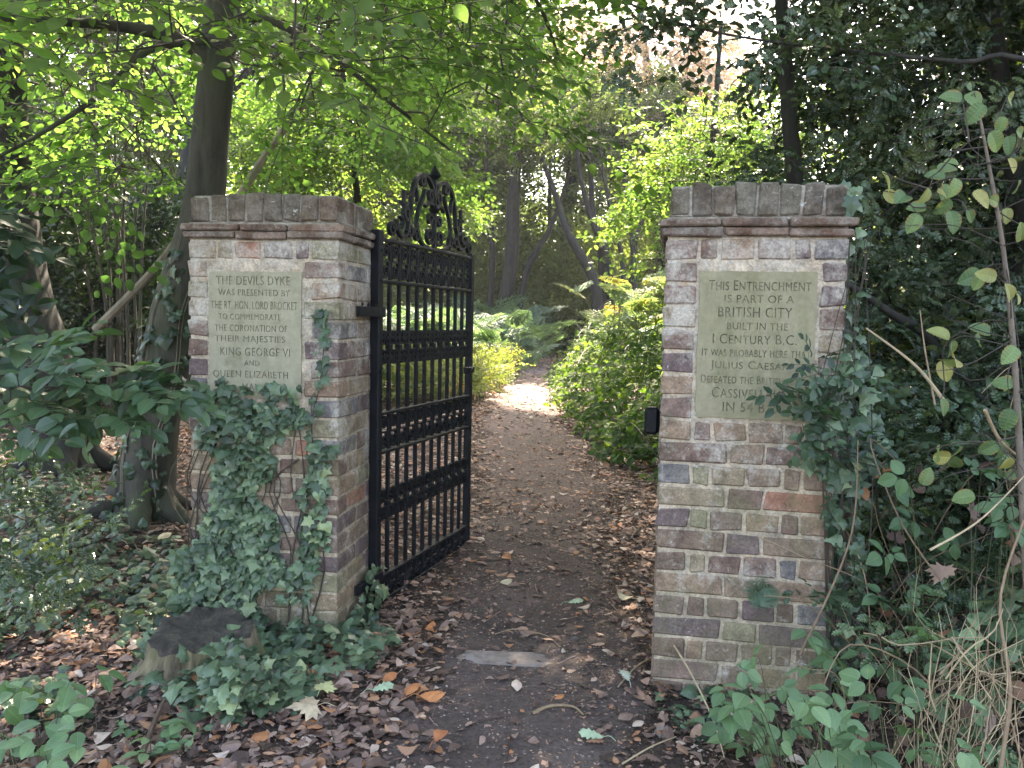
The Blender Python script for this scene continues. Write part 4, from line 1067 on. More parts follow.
for k, (px, Y, lab) in enumerate([(455, 33, "dim leafy shrub in the hollow under the hornbeams, left of the path's end"), (540, 35, "dim leafy shrub straight beyond the path's end"), (615, 32, "dim leafy shrub in the hollow behind the right-hand trunks"), (690, 30, "dim leafy shrub far behind the plain brick pillar")]):
    p = at(px, 320, Y); bush("woodland_shrub", lab, "shrub", (p[0], p[1], 2.2), (2.9, 1.6, 2.6), 420, 1.0, 'mid', SPR_FAR, 350 + k, .75, "shrubs under the hornbeams", gap=-.7, cs=1.0)
# ================================================================== right-hand thicket
def solid(rng, n, fn, lo, hi):
    out = np.zeros((0, 3)); lo = np.array(lo, float); hi = np.array(hi, float)
    while len(out) < n:
        P = lo + rng.random((n * 2, 3)) * (hi - lo); out = np.concatenate([out, P[fn(P)]])
    return out[:n]
def foliage_thing(name, label, cat, base, P, D, ln, leaf, tpls, seed, tint, nodes=None, bark='twig', twigs=200, upj=.5, group=None, extra=None, r_big=.03, cs=.4):
    rng = np.random.default_rng(seed); root = empty(name, base, 0, label, cat, group)
    sm = MB(); b = np.array(base, float)
    nd = [b] if nodes is None else [b]
    if nodes is not None:
        for (pp, ra) in nodes:
            tk = MB(); p, _ = rough_tube(tk, pp, ra, 14, 7, rng, .05); nd += list(p[2:]); tk.build("trunk" if ra[0] > .05 else "limb", M[bark], root, True)
    sel = P[rng.permutation(len(P))[:twigs]]
    grow(sm, nd, sel, b, rng, .002, r_big, .04, 4)
    ti = np.clip(tint + .22 * clump(P, cs, seed) + rng.normal(0, .13, len(P)), 0, 1)
    lv = MB(); lay_sprays(lv, None, tpls, P, D, ln * rng.uniform(.7, 1.25, len(P)), rng, ti, upj, stems=False)
    build_multi("foliage", [(lv, M[leaf]), (sm, M[bark])], root)
    return root
rh = np.random.default_rng(400)
# big holly: a wall of small glossy leaves rising behind the right pillar
def holly_fn(P):
    x, y, z = P.T
    front = np.interp(x, [.55, .9, 1.2, 1.6, 2.4, 4.5], [6.2, 4.7, 3.95, 3.5, 3.2, 3.0])
    ed = .72 + .16 * y + .12 * np.sin(z * 3) + np.where(z > 1.9, .16 * np.clip(z - 1.9, 0, 2), 0)
    return (y > front) & (x > ed * .95 - .1) & (clump(P, .45, 41) > -.75) & (z > height(x, y) + .05)
P = solid(rh, 2700, holly_fn, (.5, 3.0, 0), (4.8, 6.4, 4.6))
trunks = [([(1.75, 4.9, .2), (1.7, 4.8, 1.2), (1.5, 4.7, 2.4), (1.3, 4.7, 4.2)], [.07, .06, .045, .02]), ([(2.6, 4.6, .2), (2.75, 4.5, 1.4), (2.5, 4.5, 2.8), (2.3, 4.6, 4.4)], [.08, .06, .045, .02]),
          ([(1.75, 4.9, .3), (1.3, 4.4, .95), (1.15, 4.0, 1.35), (1.0, 3.7, 1.5)], [.035, .025, .018, .008]), ([(2.6, 4.6, .4), (2.0, 3.9, 1.1), (1.6, 3.6, 1.3), (1.15, 3.5, 1.55)], [.035, .025, .018, .008])]
foliage_thing("holly_tree", "broad dark holly with small glossy leaves filling the view behind the plain brick pillar", "tree", (1.75, 4.9, .2), P,
              nrm(np.stack([rh.normal(-.15, .6, len(P)), rh.normal(-.8, .6, len(P)), rh.normal(-.1, .5, len(P))], -1)), .34, 'holly', SPR_HOLLY, 401, .5, trunks, 'barkdark', 420, .6)
# darker yew-like mass deeper in and higher
def deep_fn(P):
    x, y, z = P.T
    return (x > .9 + .22 * y) & (clump(P, .6, 43) > -.7) & (z > height(x, y) + .05)
P = solid(rh, 2700, deep_fn, (1.2, 4.6, 0), (8.5, 10, 6.2))
foliage_thing("yew_tree", "dense blackish evergreen massed deep in the shade at the photo's right edge", "tree", (4.2, 7.2, .25), P,
              nrm(np.stack([rh.normal(-.2, .6, len(P)), rh.normal(-.7, .6, len(P)), rh.normal(-.1, .5, len(P))], -1)), .7, 'holly', SPR_DIA, 402, .35,
              [([(4.2, 7.2, .2), (4.1, 7.1, 2.4), (4.0, 7.0, 5.5)], [.16, .12, .05]), ([(4.2, 7.2, .3), (3.2, 6.4, 2.0), (2.4, 6.0, 3.2)], [.08, .05, .02])], 'barkdark', 220, .6, r_big=.05)
# overhead part of the right-hand canopy (shaped so that it shades the gate)
def over_fn(P):
    x, y, z = P.T
    return (z > 2.75 + .33 * np.clip(y, 0, 9) - .25 * np.clip(x - .3 * y - .6, 0, 3)) & (clump(P, .9, 47) > -.5) & (y < 4.5 + z / 1.28)
P = solid(rh, 620, over_fn, (1.2, 2.6, 2.2), (5.5, 9, 6.6))
foliage_thing("holm_oak", "tall dark-leaved tree whose boughs hang in at the photo's upper right corner", "tree", (4.6, 3.6, .25), P,
              nrm(np.stack([rh.normal(-.5, .5, len(P)), rh.normal(-.3, .6, len(P)), rh.normal(-.15, .4, len(P))], -1)), .6, 'holly', SPR_OVAL, 403, .6,
              [([(4.6, 3.6, .2), (4.5, 3.6, 2.4), (4.2, 3.7, 5.0)], [.16, .12, .06]), ([(4.5, 3.6, 2.2), (3.4, 3.3, 3.0), (2.0, 3.4, 3.4), (1.2, 3.6, 3.5)], [.06, .04, .02, .008])], 'barkdark', 200, .5)
# holly bough that reaches in across the top right
bo = empty("holly_tree", (3.4, 3.1, .28), 0, "slender holly by the right edge, its long dark bough reaching left above the plaque", "tree")
mb = MB(); tw = MB(); lv = MB()
main = [np.array((3.4, 3.1, .2)), np.array((3.35, 3.1, 1.4)), at(1060, 75, 3.1), at(960, 62, 3.1), at(860, 52, 3.1), at(760, 40, 3.15), at(690, 26, 3.2), at(630, 4, 3.25)]
p, _ = rough_tube(mb, main, [.03, .024, .010, .008, .0065, .005, .004, .002], 36, 7, rh, .04)
side = []
for i, f in enumerate(np.linspace(.42, .98, 30)):
    q = p[int(f * 35)]; d = np.array((rh.normal(-.4, .5), rh.normal(-.1, .6), rh.normal(-.15, .45))); side.append((q, nrm(d)))
Pq = np.array([q for q, d in side]); Dq = np.array([d for q, d in side])
lay_sprays(lv, tw, SPR_OVAL[:2] + SPR_HOLLY[:2], Pq, Dq, .30 * rh.uniform(.6, 1.1, len(Pq)), rh, rh.uniform(.35, .75, len(Pq)), .4, stems=True, r=.002)
mb.build("trunk", M['barkdark'], bo, True); build_multi("foliage", [(lv, M['holly']), (tw, M['twig'])], bo)

# hazel sapling with leaves turning yellow at the rim
hzp = [(1034, 700), (1026, 560), (1018, 420), (1012, 330), (1002, 240), (988, 160), (975, 92)]
HY = 1.95
P = np.array([at(x, y, HY + .05 * i) for i, (x, y) in enumerate(hzp)]); P[0][2] = max(P[0][2], float(height(P[0][0], P[0][1])) - .02)
haz = empty("hazel_sapling", (P[0][0], P[0][1], P[0][2]), 0, "straggly sapling at the right with big rounded leaves yellowing and browning at the rim", "sapling")
sp_ = smooth_path(P, 30); mb = MB(); mb.tube(sp_, np.linspace(.011, .003, 30), 7, .6); mb.build("stem", M['hazelbark'], haz, True)
rz_ = np.random.default_rng(410)
lp = [(885, 193), (905, 198), (934, 170), (947, 187), (962, 167), (937, 197), (948, 208), (925, 205), (957, 203), (972, 192), (988, 197), (1002, 118), (968, 84), (982, 100), (964, 96), (1001, 156), (1016, 132), (1020, 182), (996, 274), (985, 268), (1021, 240), (958, 336), (946, 346), (940, 362), (952, 356), (992, 332), (1004, 372), (1012, 384), (1016, 345), (962, 442), (937, 452), (953, 458), (975, 495), (998, 440), (1015, 410), (944, 402), (1002, 210), (948, 176), (930, 188), (1018, 300), (1010, 95), (990, 130), (1006, 455), (922, 480), (1020, 470)]
tw = MB(); lvs = []
for i in range(46):
    b_ = sp_[rz_.integers(5, 29)]; e_ = b_ + np.array((rz_.normal(-.05, .13), rz_.normal(0, .08), rz_.normal(.03, .12))); tw.tube(smooth_path([b_, (b_ + e_) / 2 + rz_.normal(0, .02, 3), e_], 6), np.linspace(.0018, .0007, 6), 4, cap=False)
lv = MB(); arr = sp_
sel = []
pts = np.array([at(x + rz_.normal(0, 3), y + rz_.normal(0, 3), HY + rz_.uniform(-.02, .34)) for x, y in lp + [(a + rz_.normal(0, 16), b + rz_.normal(0, 10)) for a, b in lp[::3]]])
grow(tw, list(sp_[6:]), pts, sp_[-8], rz_, .0011, .004, .05, 4)
for p in pts:
    L = rz_.uniform(.036, .056); d = nrm(np.array((rz_.normal(0, .7), rz_.normal(-.1, .3), rz_.normal(-.35, .55))))
    lv.inst(HAZEL, [p], frames([d], [(rz_.normal(0, .5), -.9, rz_.normal(.5, .4))]), L, rz_.uniform(.05, .95))
build_multi("leaves", [(lv, M['hazel']), (tw, M['twig'])], haz)

# bramble thicket, dead bracken and dry canes at the right
def cane(mb, a, b, arch, r0, t, rng, n=16):
    a = np.array(a, float); b = np.array(b, float); L = np.linalg.norm(b - a)
    m1 = a + (b - a) * .35 + np.array((0, 0, arch * L)) + rng.normal(0, .06, 3) * L; m2 = a + (b - a) * .72 + np.array((0, 0, arch * L * .75)) + rng.normal(0, .06, 3) * L
    p = smooth_path([a, m1, m2, b], n); mb.tube(p, np.linspace(r0, r0 * .45, n), 5, t); return p
rk = np.random.default_rng(420)
def thicket_fn(P):
    x, y, z = P.T
    top = np.interp(x, [.85, 1.2, 1.7, 3.2], [.35, .75, 1.0, 1.1]) * (1 - .25 * np.clip(2.6 - y, 0, 1)) + .12 * np.sin(x * 9 + y * 6)
    return (z < top) & (z > height(x, y) + .03) & (y > np.interp(x, [.9, 1.1, 1.5, 2.5], [2.5, 2.2, 2.15, 1.9]))
P = solid(rk, 480, thicket_fn, (1.02, 1.9, 0), (3.2, 3.9, 1.3))
foliage_thing("holly_bush", "low prickly holly tangled with dry stalks beside the plain brick pillar", "bush", (1.7, 3.0, .05), P, nrm(np.stack([rk.normal(-.1, .7, len(P)), rk.normal(-.7, .5, len(P)), rk.normal(.3, .5, len(P))], -1)), .24, 'holly2', SPR_HOLLY, 421, .55, None, 'twig', 160, .5, r_big=.012, cs=.25)
P = solid(rk, 130, lambda P: thicket_fn(P), (1.0, 1.85, 0), (3.2, 3.6, 1.0))
ivt = spray(IVY, 8, .19, 99, 3, .3, jit=.5), spray(IVY2, 8, .17, 98, 3, .3, jit=.5)
foliage_thing("ivy_thicket", "ivy scrambling through the tangle at the right below the yellowing sapling", "ivy", (1.5, 2.7, .03), P, nrm(np.stack([rk.normal(0, .7, len(P)), rk.normal(-.6, .5, len(P)), rk.normal(.2, .5, len(P))], -1)), .26, 'ivy', list(ivt), 422, .4, None, 'twig', 120, .5, r_big=.008, cs=.25)
canes = empty("dead_canes", (1.4, 2.3, .05), 0, "tangle of dry brown canes and grey twigs arching through the growth at the right", "dead canes")
for i in range(88):
    x = rk.uniform(1.0, 2.6); y = rk.uniform(1.9, 3.3); a = (x, y, float(height(x, y))); L = rk.uniform(.3, 1.1); an = rk.uniform(0, 6.28)
    b = (x + L * math.cos(an) * .8, y + L * math.sin(an) * .5 - .1, a[2] + rk.uniform(.05, 1.05))
    cn = MB(); cane(cn, a, b, rk.uniform(.05, .45), rk.uniform(.0012, .0036), rk.uniform(0, .75), rk); cn.build("cane", M['straw'], canes)
for pts, Y, r0, t in (([(945, 402), (915, 365), (866, 328)], 2.35, .006, .8), ([(935, 405), (925, 350), (920, 310)], 2.4, .003, .6), ([(985, 410), (1000, 440), (1024, 460), (1060, 480)], 2.0, .005, .6), ([(940, 580), (900, 520), (870, 440), (905, 470)], 2.3, .003, .3),
                      ([(1000, 770), (1010, 690), (1000, 600), (1024, 520)], 1.75, .005, .45), ([(930, 550), (980, 520), (1030, 470)], 1.9, .003, .9), ([(800, 655), (850, 540), (858, 440)], 2.35, .004, .35)):
    Pp = np.array([at(x, y, Y + .04 * i) for i, (x, y) in enumerate(pts)]); cn = MB(); cn.tube(smooth_path(Pp, 14), np.linspace(r0, r0 * .4, 14), 6, t); cn.build("cane", M['straw'], canes)
# dry grass
dg_ = MB(); grs = empty("dry_grass", (1.25, 2.0, 0.03), 0, "pale straw-coloured dead grass stalks collapsed at the photo's lower right", "dead grass")
for i in range(110):
    c = at(rk.normal(968, 42), rk.uniform(640, 790), rk.uniform(1.75, 2.25)); c[2] = max(c[2], height(c[0], c[1]) + .01)
    L = rk.uniform(.15, .42); d = nrm(np.array((rk.normal(.1, .5), rk.normal(-.1, .3), rk.normal(.9, .6))))
    cane(dg_, c - d * L * .5, c + d * L * .5, rk.uniform(-.06, .12), rk.choice([.0007, .001, .0013, .0022]), rk.uniform(.45, 1), rk, 8)
dg_.build("stalks", M['straw'], grs)['kind'] = 'stuff'
# dead leaves caught in the tangle
dl = MB(); Pd = solid(rk, 230, thicket_fn, (1.1, 2.0, 0), (2.8, 3.2, .8))
for i, p in enumerate(Pd): dl.inst(LITTER[i % 6] if i % 3 else MAPLE, [p], frames(rand_dirs(rk, 1), rand_dirs(rk, 1)), rk.uniform(.035, .08), rk.uniform(.3, .9))
dl.build("dead_leaves", M['litter'], canes, True)

# ---- bramble clumps: trifoliate plants
def trifoliate_plant(name, label, cat, base, P, size, seed, leaf, tint, group=None, up=(0, -.5, 1.0), stem='greenstem', tpls=TRI, mid=None):
    rng = np.random.default_rng(seed); root = empty(name, base, 0, label, cat, group); sm = MB(); lv = MB(); b = np.array(base, float)
    for p in P:
        h = np.array((p[0] + (b[0] - p[0]) * .35 + rng.normal(0, .02), p[1] + (b[1] - p[1]) * .35 + rng.normal(0, .02), 0)); h[2] = float(height(h[0], h[1]))
        m = (h + p) / 2; m[2] = h[2] + (p[2] - h[2]) * .7
        sm.tube(smooth_path([h, m, p], 7), np.linspace(.0017, .0008, 7), 4, rng.uniform(0, .6))
    n = len(P); k = rng.integers(0, len(tpls), n); an = rng.uniform(0, 6.28, n)
    D = np.stack([np.cos(an), np.sin(an) - .3, rng.normal(-.1, .2, n)], -1); U = np.array(up) + rng.normal(0, .35, (n, 3)); Fm = frames(D, U); sz = size * rng.uniform(.65, 1.25, n)
    ti = np.clip(tint + rng.normal(0, .2, n), 0, 1)
    for j, tp in enumerate(tpls): s_ = k == j; lv.inst(tp, np.array(P)[s_], Fm[s_], sz[s_], ti[s_])
    build_multi("leaves", [(lv, M[leaf]), (sm, M[stem])], root); return root
rt = np.random.default_rng(430)
P = []
for i in range(80):
    px, py = rt.uniform(715, 1010), rt.uniform(655, 800); Y = rt.uniform(1.62, 2.35); q = at(px, py, Y)
    lo = float(height(q[0], q[1])) + .02
    if q[2] < lo: q = gp(px, py); q[2] += rt.uniform(.02, .1)
    if q[2] < .55 and py > 640 + .18 * abs(px - 860): P.append(q)
trifoliate_plant("bramble", "leafy bramble with soft green leaflets at the foot of the plain brick pillar", "bramble", (1.0, 2.0, .02), P, .085, 431, 'nearbr', .4)
P = [at(758, 655, 2.35), at(800, 690, 2.25), at(775, 700, 2.3), at(835, 655, 2.3), at(805, 628, 2.4), at(742, 742, 2.2), at(815, 740, 2.1)]
trifoliate_plant("bramble", "lone upright bramble shoot holding its leaflets against the lower brickwork", "bramble", (.80, 2.35, 0), P, .15, 432, 'nearbr', .7, up=(0, -1.2, 1))
P = []
while len(P) < 34:
    q = at(rt.uniform(880, 1030), rt.uniform(440, 660), rt.uniform(1.95, 2.7))
    if q[2] > float(height(q[0], q[1])) + .08: P.append(q)
trifoliate_plant("bramble", "climbing bramble scattered through the dark tangle at the right edge", "bramble", (1.45, 2.4, .04), P, .085, 435, 'nearbr', .25, up=(0, -1.0, .8))
P = [gp(rt.uniform(-30, 105), rt.uniform(718, 800)) + (0, 0, rt.uniform(.04, .16)) for i in range(26)]
trifoliate_plant("bramble", "bright fresh bramble leaves low in the lower left corner", "bramble", (-1.25, 2.15, 0), P, .115, 433, 'nearbr', .6)
P = [gp(rt.uniform(120, 200), rt.uniform(722, 765)) + (0, 0, rt.uniform(.02, .07)) for i in range(12)]
trifoliate_plant("bramble", "small bramble seedlings among brown leaves at the bottom left", "bramble", (-.95, 2.3, 0), P, .075, 434, 'nearbr', .5)

# ---- the sunlit bramble bank right of the path
def bank_x(y): return np.interp(y, [4, 5.2, 6.3, 7.8, 10, 13, 18, 24], [1.5, 1.25, 1.02, .82, .66, .56, .76, 1.15])
def mound_h(x, y):
    h = 1.65 * np.clip((x - bank_x(y)) / 1.15, 0, 1) ** .8
    return h * np.interp(y, [4.0, 5.2, 8, 13, 22], [.35, .75, 1, 1.05, .9]) + .10 * np.sin(x * 5 + y * 3)
rm = np.random.default_rng(440)
specs = [((1.35, 5.0), (.9, .8), "dark-stemmed bramble bush nearest the plain brick pillar beside the path"), ((1.55, 6.4), (1.0, .9), "leafy bramble bush in the middle of the bank right of the path"), ((1.6, 8.2), (1.1, 1.1), "bramble bush with yellow-green sunlit top right of the path"),
         ((1.5, 10.2), (1.1, 1.4), "far bramble bush where the path narrows"), ((2.6, 7.2), (1.0, 1.5), "high bramble bush at the back of the bank, hidden in part by the brick pillar"), ((1.6, 13.0), (1.3, 2.0), "bramble bush well along the path where it narrows to a thread"), ((2.0, 17.0), (1.4, 2.2), "most distant bramble bush on the right of the path")]
for k, ((cx, cy), (rx, ry), lab) in enumerate(specs):
    n = 1300; root = empty("bramble_bush", (cx, cy, float(height(cx, cy))), 0, lab, "bramble bush", "bramble bushes on the bank right of the path")
    a = rm.uniform(0, 6.28, n); q = rm.uniform(0, 1, n) ** .5
    x = cx + rx * 1.25 * q * np.cos(a); y = cy + ry * 1.25 * q * np.sin(a); H = mound_h(x, y); g = height(x, y)
    z = g + H * rm.uniform(0, 1, n) ** .55
    ok = (H > .08) & (x > bank_x(y) + .02 + .09 * np.sin(y * 4)); x, y, z, H = x[ok], y[ok], z[ok], H[ok]; P = np.stack([x, y, z], -1); n = len(P)
    an = rm.uniform(0, 6.28, n); D = np.stack([np.cos(an) - .35, np.sin(an) - .4, rm.normal(-.1, .3, n)], -1); U = np.array((-.5, -.3, 1)) + rm.normal(0, .4, (n, 3)); Fm = frames(D, U)
    up_ = np.clip((z - g[ok]) / 1.8, 0, 1)  # upper leaves get a brighter tint, sunlight on the bank put into colour
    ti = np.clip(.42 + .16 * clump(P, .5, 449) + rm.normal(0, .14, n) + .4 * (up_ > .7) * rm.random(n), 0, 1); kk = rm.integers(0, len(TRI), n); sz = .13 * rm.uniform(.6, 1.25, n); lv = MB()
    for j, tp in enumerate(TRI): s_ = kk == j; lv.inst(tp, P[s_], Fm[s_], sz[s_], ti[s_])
    sm = MB()
    for i in range(34):
        j = rm.integers(0, n); b0 = np.array((cx + rm.normal(0, .3 * rx), cy + rm.normal(0, .3 * ry), 0)); b0[0] = max(b0[0], float(bank_x(b0[1])) + .25); b0[2] = float(height(b0[0], b0[1])) - .02
        cane(sm, b0, P[j], .25, .005, rm.uniform(0, .5), rm, 10)
    build_multi("leaves", [(lv, M['bramble']), (sm, M['greenstem'])], root)

# ---- bracken and low plants left of the path, beyond the gate
def frond_tpl(seed, npin=15):
    r = np.random.default_rng(seed); ps = []
    for i in range(npin):
        f = (i + .5) / npin; ln = .46 * (1 - f) ** .8 * min(1, .55 + f * 3) + .02; yy = .12 + f * .88; zz = -.35 * yy ** 2
        for s_ in (1, -1):
            d = nrm(np.array((s_, .45, -.25 + r.normal(0, .08)))); p0 = np.array((0, yy, zz)); 
            k = 3
            for j in range(k):
                q = p0 + d * ln * j / k
                for t_ in (1, -1):
                    dd = nrm(d * .55 + t_ * np.array((0, 1, -.2)) * .7); ps.append((DIAM, q, F(dd, (r.normal(0, .15), r.normal(0, .15), 1)), ln * .40 * (1 - .22 * j), r.normal(0, .07)))
            ps.append((DIAM, p0 + d * ln * .75, F(d, (0, 0, 1)), ln * .3, 0))
    return compose(ps)
FROND = [frond_tpl(i) for i in range(4)]
def fern(name, label, c, n, L, seed, tint, group, spread=.35):
    r = np.random.default_rng(seed); z = float(height(c[0], c[1])); root = empty(name, (c[0], c[1], z), 0, label, "fern", group); lv = MB(); sm = MB()
    for i in range(n):
        a = r.uniform(0, 6.28); b = np.array((c[0] + r.normal(0, spread), c[1] + r.normal(0, spread), z)); d = np.array((math.cos(a), math.sin(a), 0)); h = L * r.uniform(.12, .95)
        p = b + d * .1 * L + (0, 0, h); sm.tube(smooth_path([b, b + (0, 0, h * .6), p], 6), np.linspace(.006, .003, 6), 4, r.uniform(.4, .9))
        lv.inst(FROND[i % 4], [p - d * .08], frames([d + (0, 0, r.uniform(.1, 1.1))], [(r.normal(0, .45), r.normal(0, .45), 1)]), L * r.uniform(.45, .8), float(np.clip(tint + r.normal(0, .17), 0, 1)))
    build_multi("fronds", [(lv, M['fern']), (sm, M['greenstem'])], root); return root
rfn = np.random.default_rng(450)
FG = "bracken along the left of the path"
k = 0
for (px, Y, lab) in [(478, 18.5, "pale blue-green bracken at the path edge just beyond the gate's free end"), (503, 22.5, "pale bracken plant spilling over the far left edge of the path"), (538, 33, "farthest bracken plant before the path disappears"),
                     (492, 26, "tall bracken standing behind the path-edge bracken"), (455, 18, "bracken seen through the gate's right-hand bars"), (425, 19, "bracken seen through the middle of the gate"), (398, 17.5, "bracken seen through the gate bars next to the hinge post"),
                     (440, 22.5, "bracken far behind the gate's middle bars"), (470, 24.5, "bracken deep under the hornbeams left of the path"), (380, 21.5, "bracken far behind the gate's hinge post")]:
    c = at(px, 330, Y); fern("bracken", lab, (min(c[0], float(path_c(Y) - path_w(Y)) - .55) if Y < 30 and px < 600 else c[0], c[1]), 60, 1.25 if Y < 25 else 1.7, 451 + k, .35, FG, .55 if Y < 25 else .9); k += 1
for (px, Y, lab) in [(640, 11.5, "ferny bracken rising from the top of the bramble bank near the brick pillar"), (662, 9.5, "yellow-green bracken at the very edge of the plain brick pillar")]:
    c = at(px, 300, Y); root = fern("bracken", lab, (min(c[0], float(path_c(Y) - path_w(Y)) - .55) if Y < 30 and px < 600 else c[0], c[1]), 26, .8, 470 + k, .7, "bracken on the bank", .4); k += 1
    for ch in root.children: ch.location = (0, 0, 1.0)
def low_patch(name, label, cat, cx, cy, rx, ry, h, n, L, seed, leaf, tint, group, tpls=None):
    r = np.random.default_rng(seed); root = empty(name, (cx, cy, float(height(cx, cy))), 0, label, cat, group)
    a = r.uniform(0, 6.28, n); q = r.uniform(0, 1, n) ** .5; x = cx + rx * q * np.cos(a); y = cy + ry * q * np.sin(a)
    ok = x < path_c(y) - path_w(y) + .0 + .12 * np.sin(y * 2.3); x, y, q = x[ok], y[ok], q[ok]; n = len(x)
    P = np.stack([x, y, height(x, y) + h * r.uniform(.1, 1, n) * (1 - .5 * q)], -1); D = np.stack([r.normal(0, 1, n), r.normal(-.3, 1, n), r.uniform(.1, .9, n)], -1)
    lv = MB(); lay_sprays(lv, None, tpls or SPR_OVAL, P, nrm(D), L * r.uniform(.6, 1.3, n), r, np.clip(tint + .25 * clump(P, .6, seed) + r.normal(0, .15, n), 0, 1), .4, stems=False)
    sm = MB()
    for p in P[::3]: sm.tube([(p[0], p[1], float(height(p[0], p[1])) - .01), p], [.003, .0015], 3, r.uniform(.3, 1))
    build_multi("foliage", [(lv, M[leaf]), (sm, M['greenstem'])], root)
for k, (px, Y, rx, ry, h, n, lab) in enumerate([(478, 14.0, .75, 1.5, .75, 330, "low yellow-green plants at the path's edge just past the free end of the gate"), (508, 16.2, .6, 1.5, .85, 280, "sunlit low plants with reddish stems below the pale bracken"), (430, 13.0, 1.1, 1.6, .9, 420, "yellow-green low growth seen through the middle gate bars"),
                                                (375, 12.5, 1.1, 1.6, .9, 360, "yellow-green low growth seen through the bars beside the hinge post"), (300, 12.0, 1.2, 1.8, .9, 260, "sunlit low growth hidden behind the ivy-clad pillar")]):
    c = at(px, 340, Y); low_patch("low_plants", lab, "low plants", c[0], c[1], rx, ry, h, n, .32, 480 + k, 'grass', .4, "low plants left of the path")

# ================================================================== beech sapling branches at the left edge
rl = np.random.default_rng(500)
sb = empty("beech_sapling", (-2.05, 2.55, .1), 0, "dark glossy leafy branch reaching in from the left edge in front of the trunks", "sapling")
mb = MB(); tw = MB(); lv = MB()
stem = smooth_path([(-2.05, 2.55, .1), (-2.0, 2.56, .8), at(-60, 350, 2.55), at(-80, 200, 2.6), (-2.1, 2.6, 2.2)], 22); mb.tube(stem, np.linspace(.016, .006, 22), 7); nd = list(stem[8:])
br1 = smooth_path([stem[11], at(20, 385, 2.5), at(90, 390, 2.5), at(165, 405, 2.5)], 18); mb.tube(br1, np.linspace(.006, .002, 18), 5)
Pq = [at(x, y, 2.5 + rl.normal(0, .08)) for x, y in [(0, 375), (25, 365), (30, 400), (50, 420), (70, 385), (60, 360), (95, 392), (110, 375), (130, 400), (118, 415), (10, 345), (8, 410), (150, 402), (85, 410), (-10, 430), (35, 385), (20, 425), (60, 405), (45, 350), (100, 405), (140, 385), (120, 380), (75, 425), (15, 360), (160, 398), (-20, 390), (-30, 360)]]
Pq = np.array(Pq); D = nrm(np.stack([rl.normal(.8, .5, len(Pq)), rl.normal(-.4, .4, len(Pq)), rl.normal(-.15, .25, len(Pq))], -1))
SPR_NEAR = [spray(BRAM if i == 2 else BEECH, 8, .30, 110 + i, 1, .25, jit=.3) for i in range(3)]
lay_sprays(lv, tw, SPR_NEAR[:2], Pq, D, .21 * rl.uniform(.8, 1.2, len(Pq)), rl, rl.uniform(.3, .95, len(Pq)), .35, up=(0, -.7, 1), r=.0018)
grow(tw, nd + list(br1), Pq, stem[11], rl, .0018, .005, .03, 4)
Pq = np.array([at(rl.uniform(-90, 18), rl.uniform(190, 335), rl.uniform(2.6, 3.1)) for i in range(30)])
Pq = Pq[[(p_ is not None) for p_ in Pq]]
lay_sprays(lv, tw, SPR_NEAR[:2], Pq, nrm(np.stack([rl.normal(.4, .5, len(Pq)), rl.normal(-.4, .4, len(Pq)), rl.normal(-.4, .3, len(Pq))], -1)), .24 * rl.uniform(.8, 1.2, len(Pq)), rl, rl.uniform(.0, .3, len(Pq)), .35, up=(0, -.7, 1), r=.0018)
grow(tw, nd, Pq, stem[11], rl, .0018, .005, .03, 4)
mb.build("stem", M['twig'], sb, True); build_multi("foliage", [(lv, M['dark']), (tw, M['twig'])], sb)

# ================================================================== ivy
def ivy_leaves(mb, P, Nn, rng, size, down=True, tint=.45, jit=.35):
    P = np.asarray(P); n = len(P); Nn = np.broadcast_to(np.asarray(Nn, float), (n, 3)) + rng.normal(0, jit, (n, 3))
    D = np.stack([rng.normal(0, .55, n), rng.normal(0, .55, n), (rng.normal(-.7, .4, n) if down else rng.normal(0, .3, n))], -1)
    Fm = frames(D - Nn * np.sum(D * Nn, 1)[:, None] / np.sum(Nn * Nn, 1)[:, None], Nn); s_ = size * np.clip(rng.lognormal(-.12, .34, n), .35, 1.7); ti = np.clip(tint + rng.normal(0, .24, n), 0, 1)
    k = rng.random(n) < .7
    mb.inst(IVY, P[k], Fm[k], s_[k], ti[k]); mb.inst(IVY2, P[~k], Fm[~k], s_[~k], ti[~k])
ri = np.random.default_rng(520)
def pl_pt(x, y, z): return np.array((PL_LOC[0] + math.cos(R(PL_YAW)) * x + math.sin(R(PL_YAW)) * y, PL_LOC[1] - math.sin(R(PL_YAW)) * x + math.cos(R(PL_YAW)) * y, z))
fN = np.array((-math.sin(R(PL_YAW)), -math.cos(R(PL_YAW)), 0.0)); sN = np.array((math.cos(R(PL_YAW)), -math.sin(R(PL_YAW)), 0))
iv = empty("ivy", tuple(pl_pt(.2, -.12, 0)), 0, "thick ivy climbing the front of the left pillar up to its plaque", "ivy"); lv = MB(); sm = MB()
pts = []; tries = 0
while len(pts) < 1600:
    u, z = ri.uniform(-.06, .62), ri.uniform(.0, .95)
    L = np.interp(z, [0, .15, .3, .45, .6, .75, .85, .95], [-.12, -.1, -.02, .10, .12, .06, 0, .0]); Rr = np.interp(z, [0, .1, .2, .28, .4, .55, .68, .8, .88, .95], [.30, .30, .36, .40, .34, .30, .34, .42, .47, .47])
    ok = L + .03 * math.sin(z * 40) < u < Rr + .03 * math.sin(z * 31 + 1)
    if z > .86 and ri.random() < .65: ok = False
    if not ok and .12 < z < .74: ok = abs(u - np.interp(z, [.2, .35, .5, .6, .74], [.44, .53, .50, .53, .56])) < .055 and ri.random() < .55
    if ok:
        off = abs(ri.normal(.010, .015)) + .004 + .10 * max(0, .30 - z); pts.append(pl_pt(u, -off, z))
ivy_leaves(lv, np.array(pts), fN + (0, 0, .6), ri, .039, jit=.45)
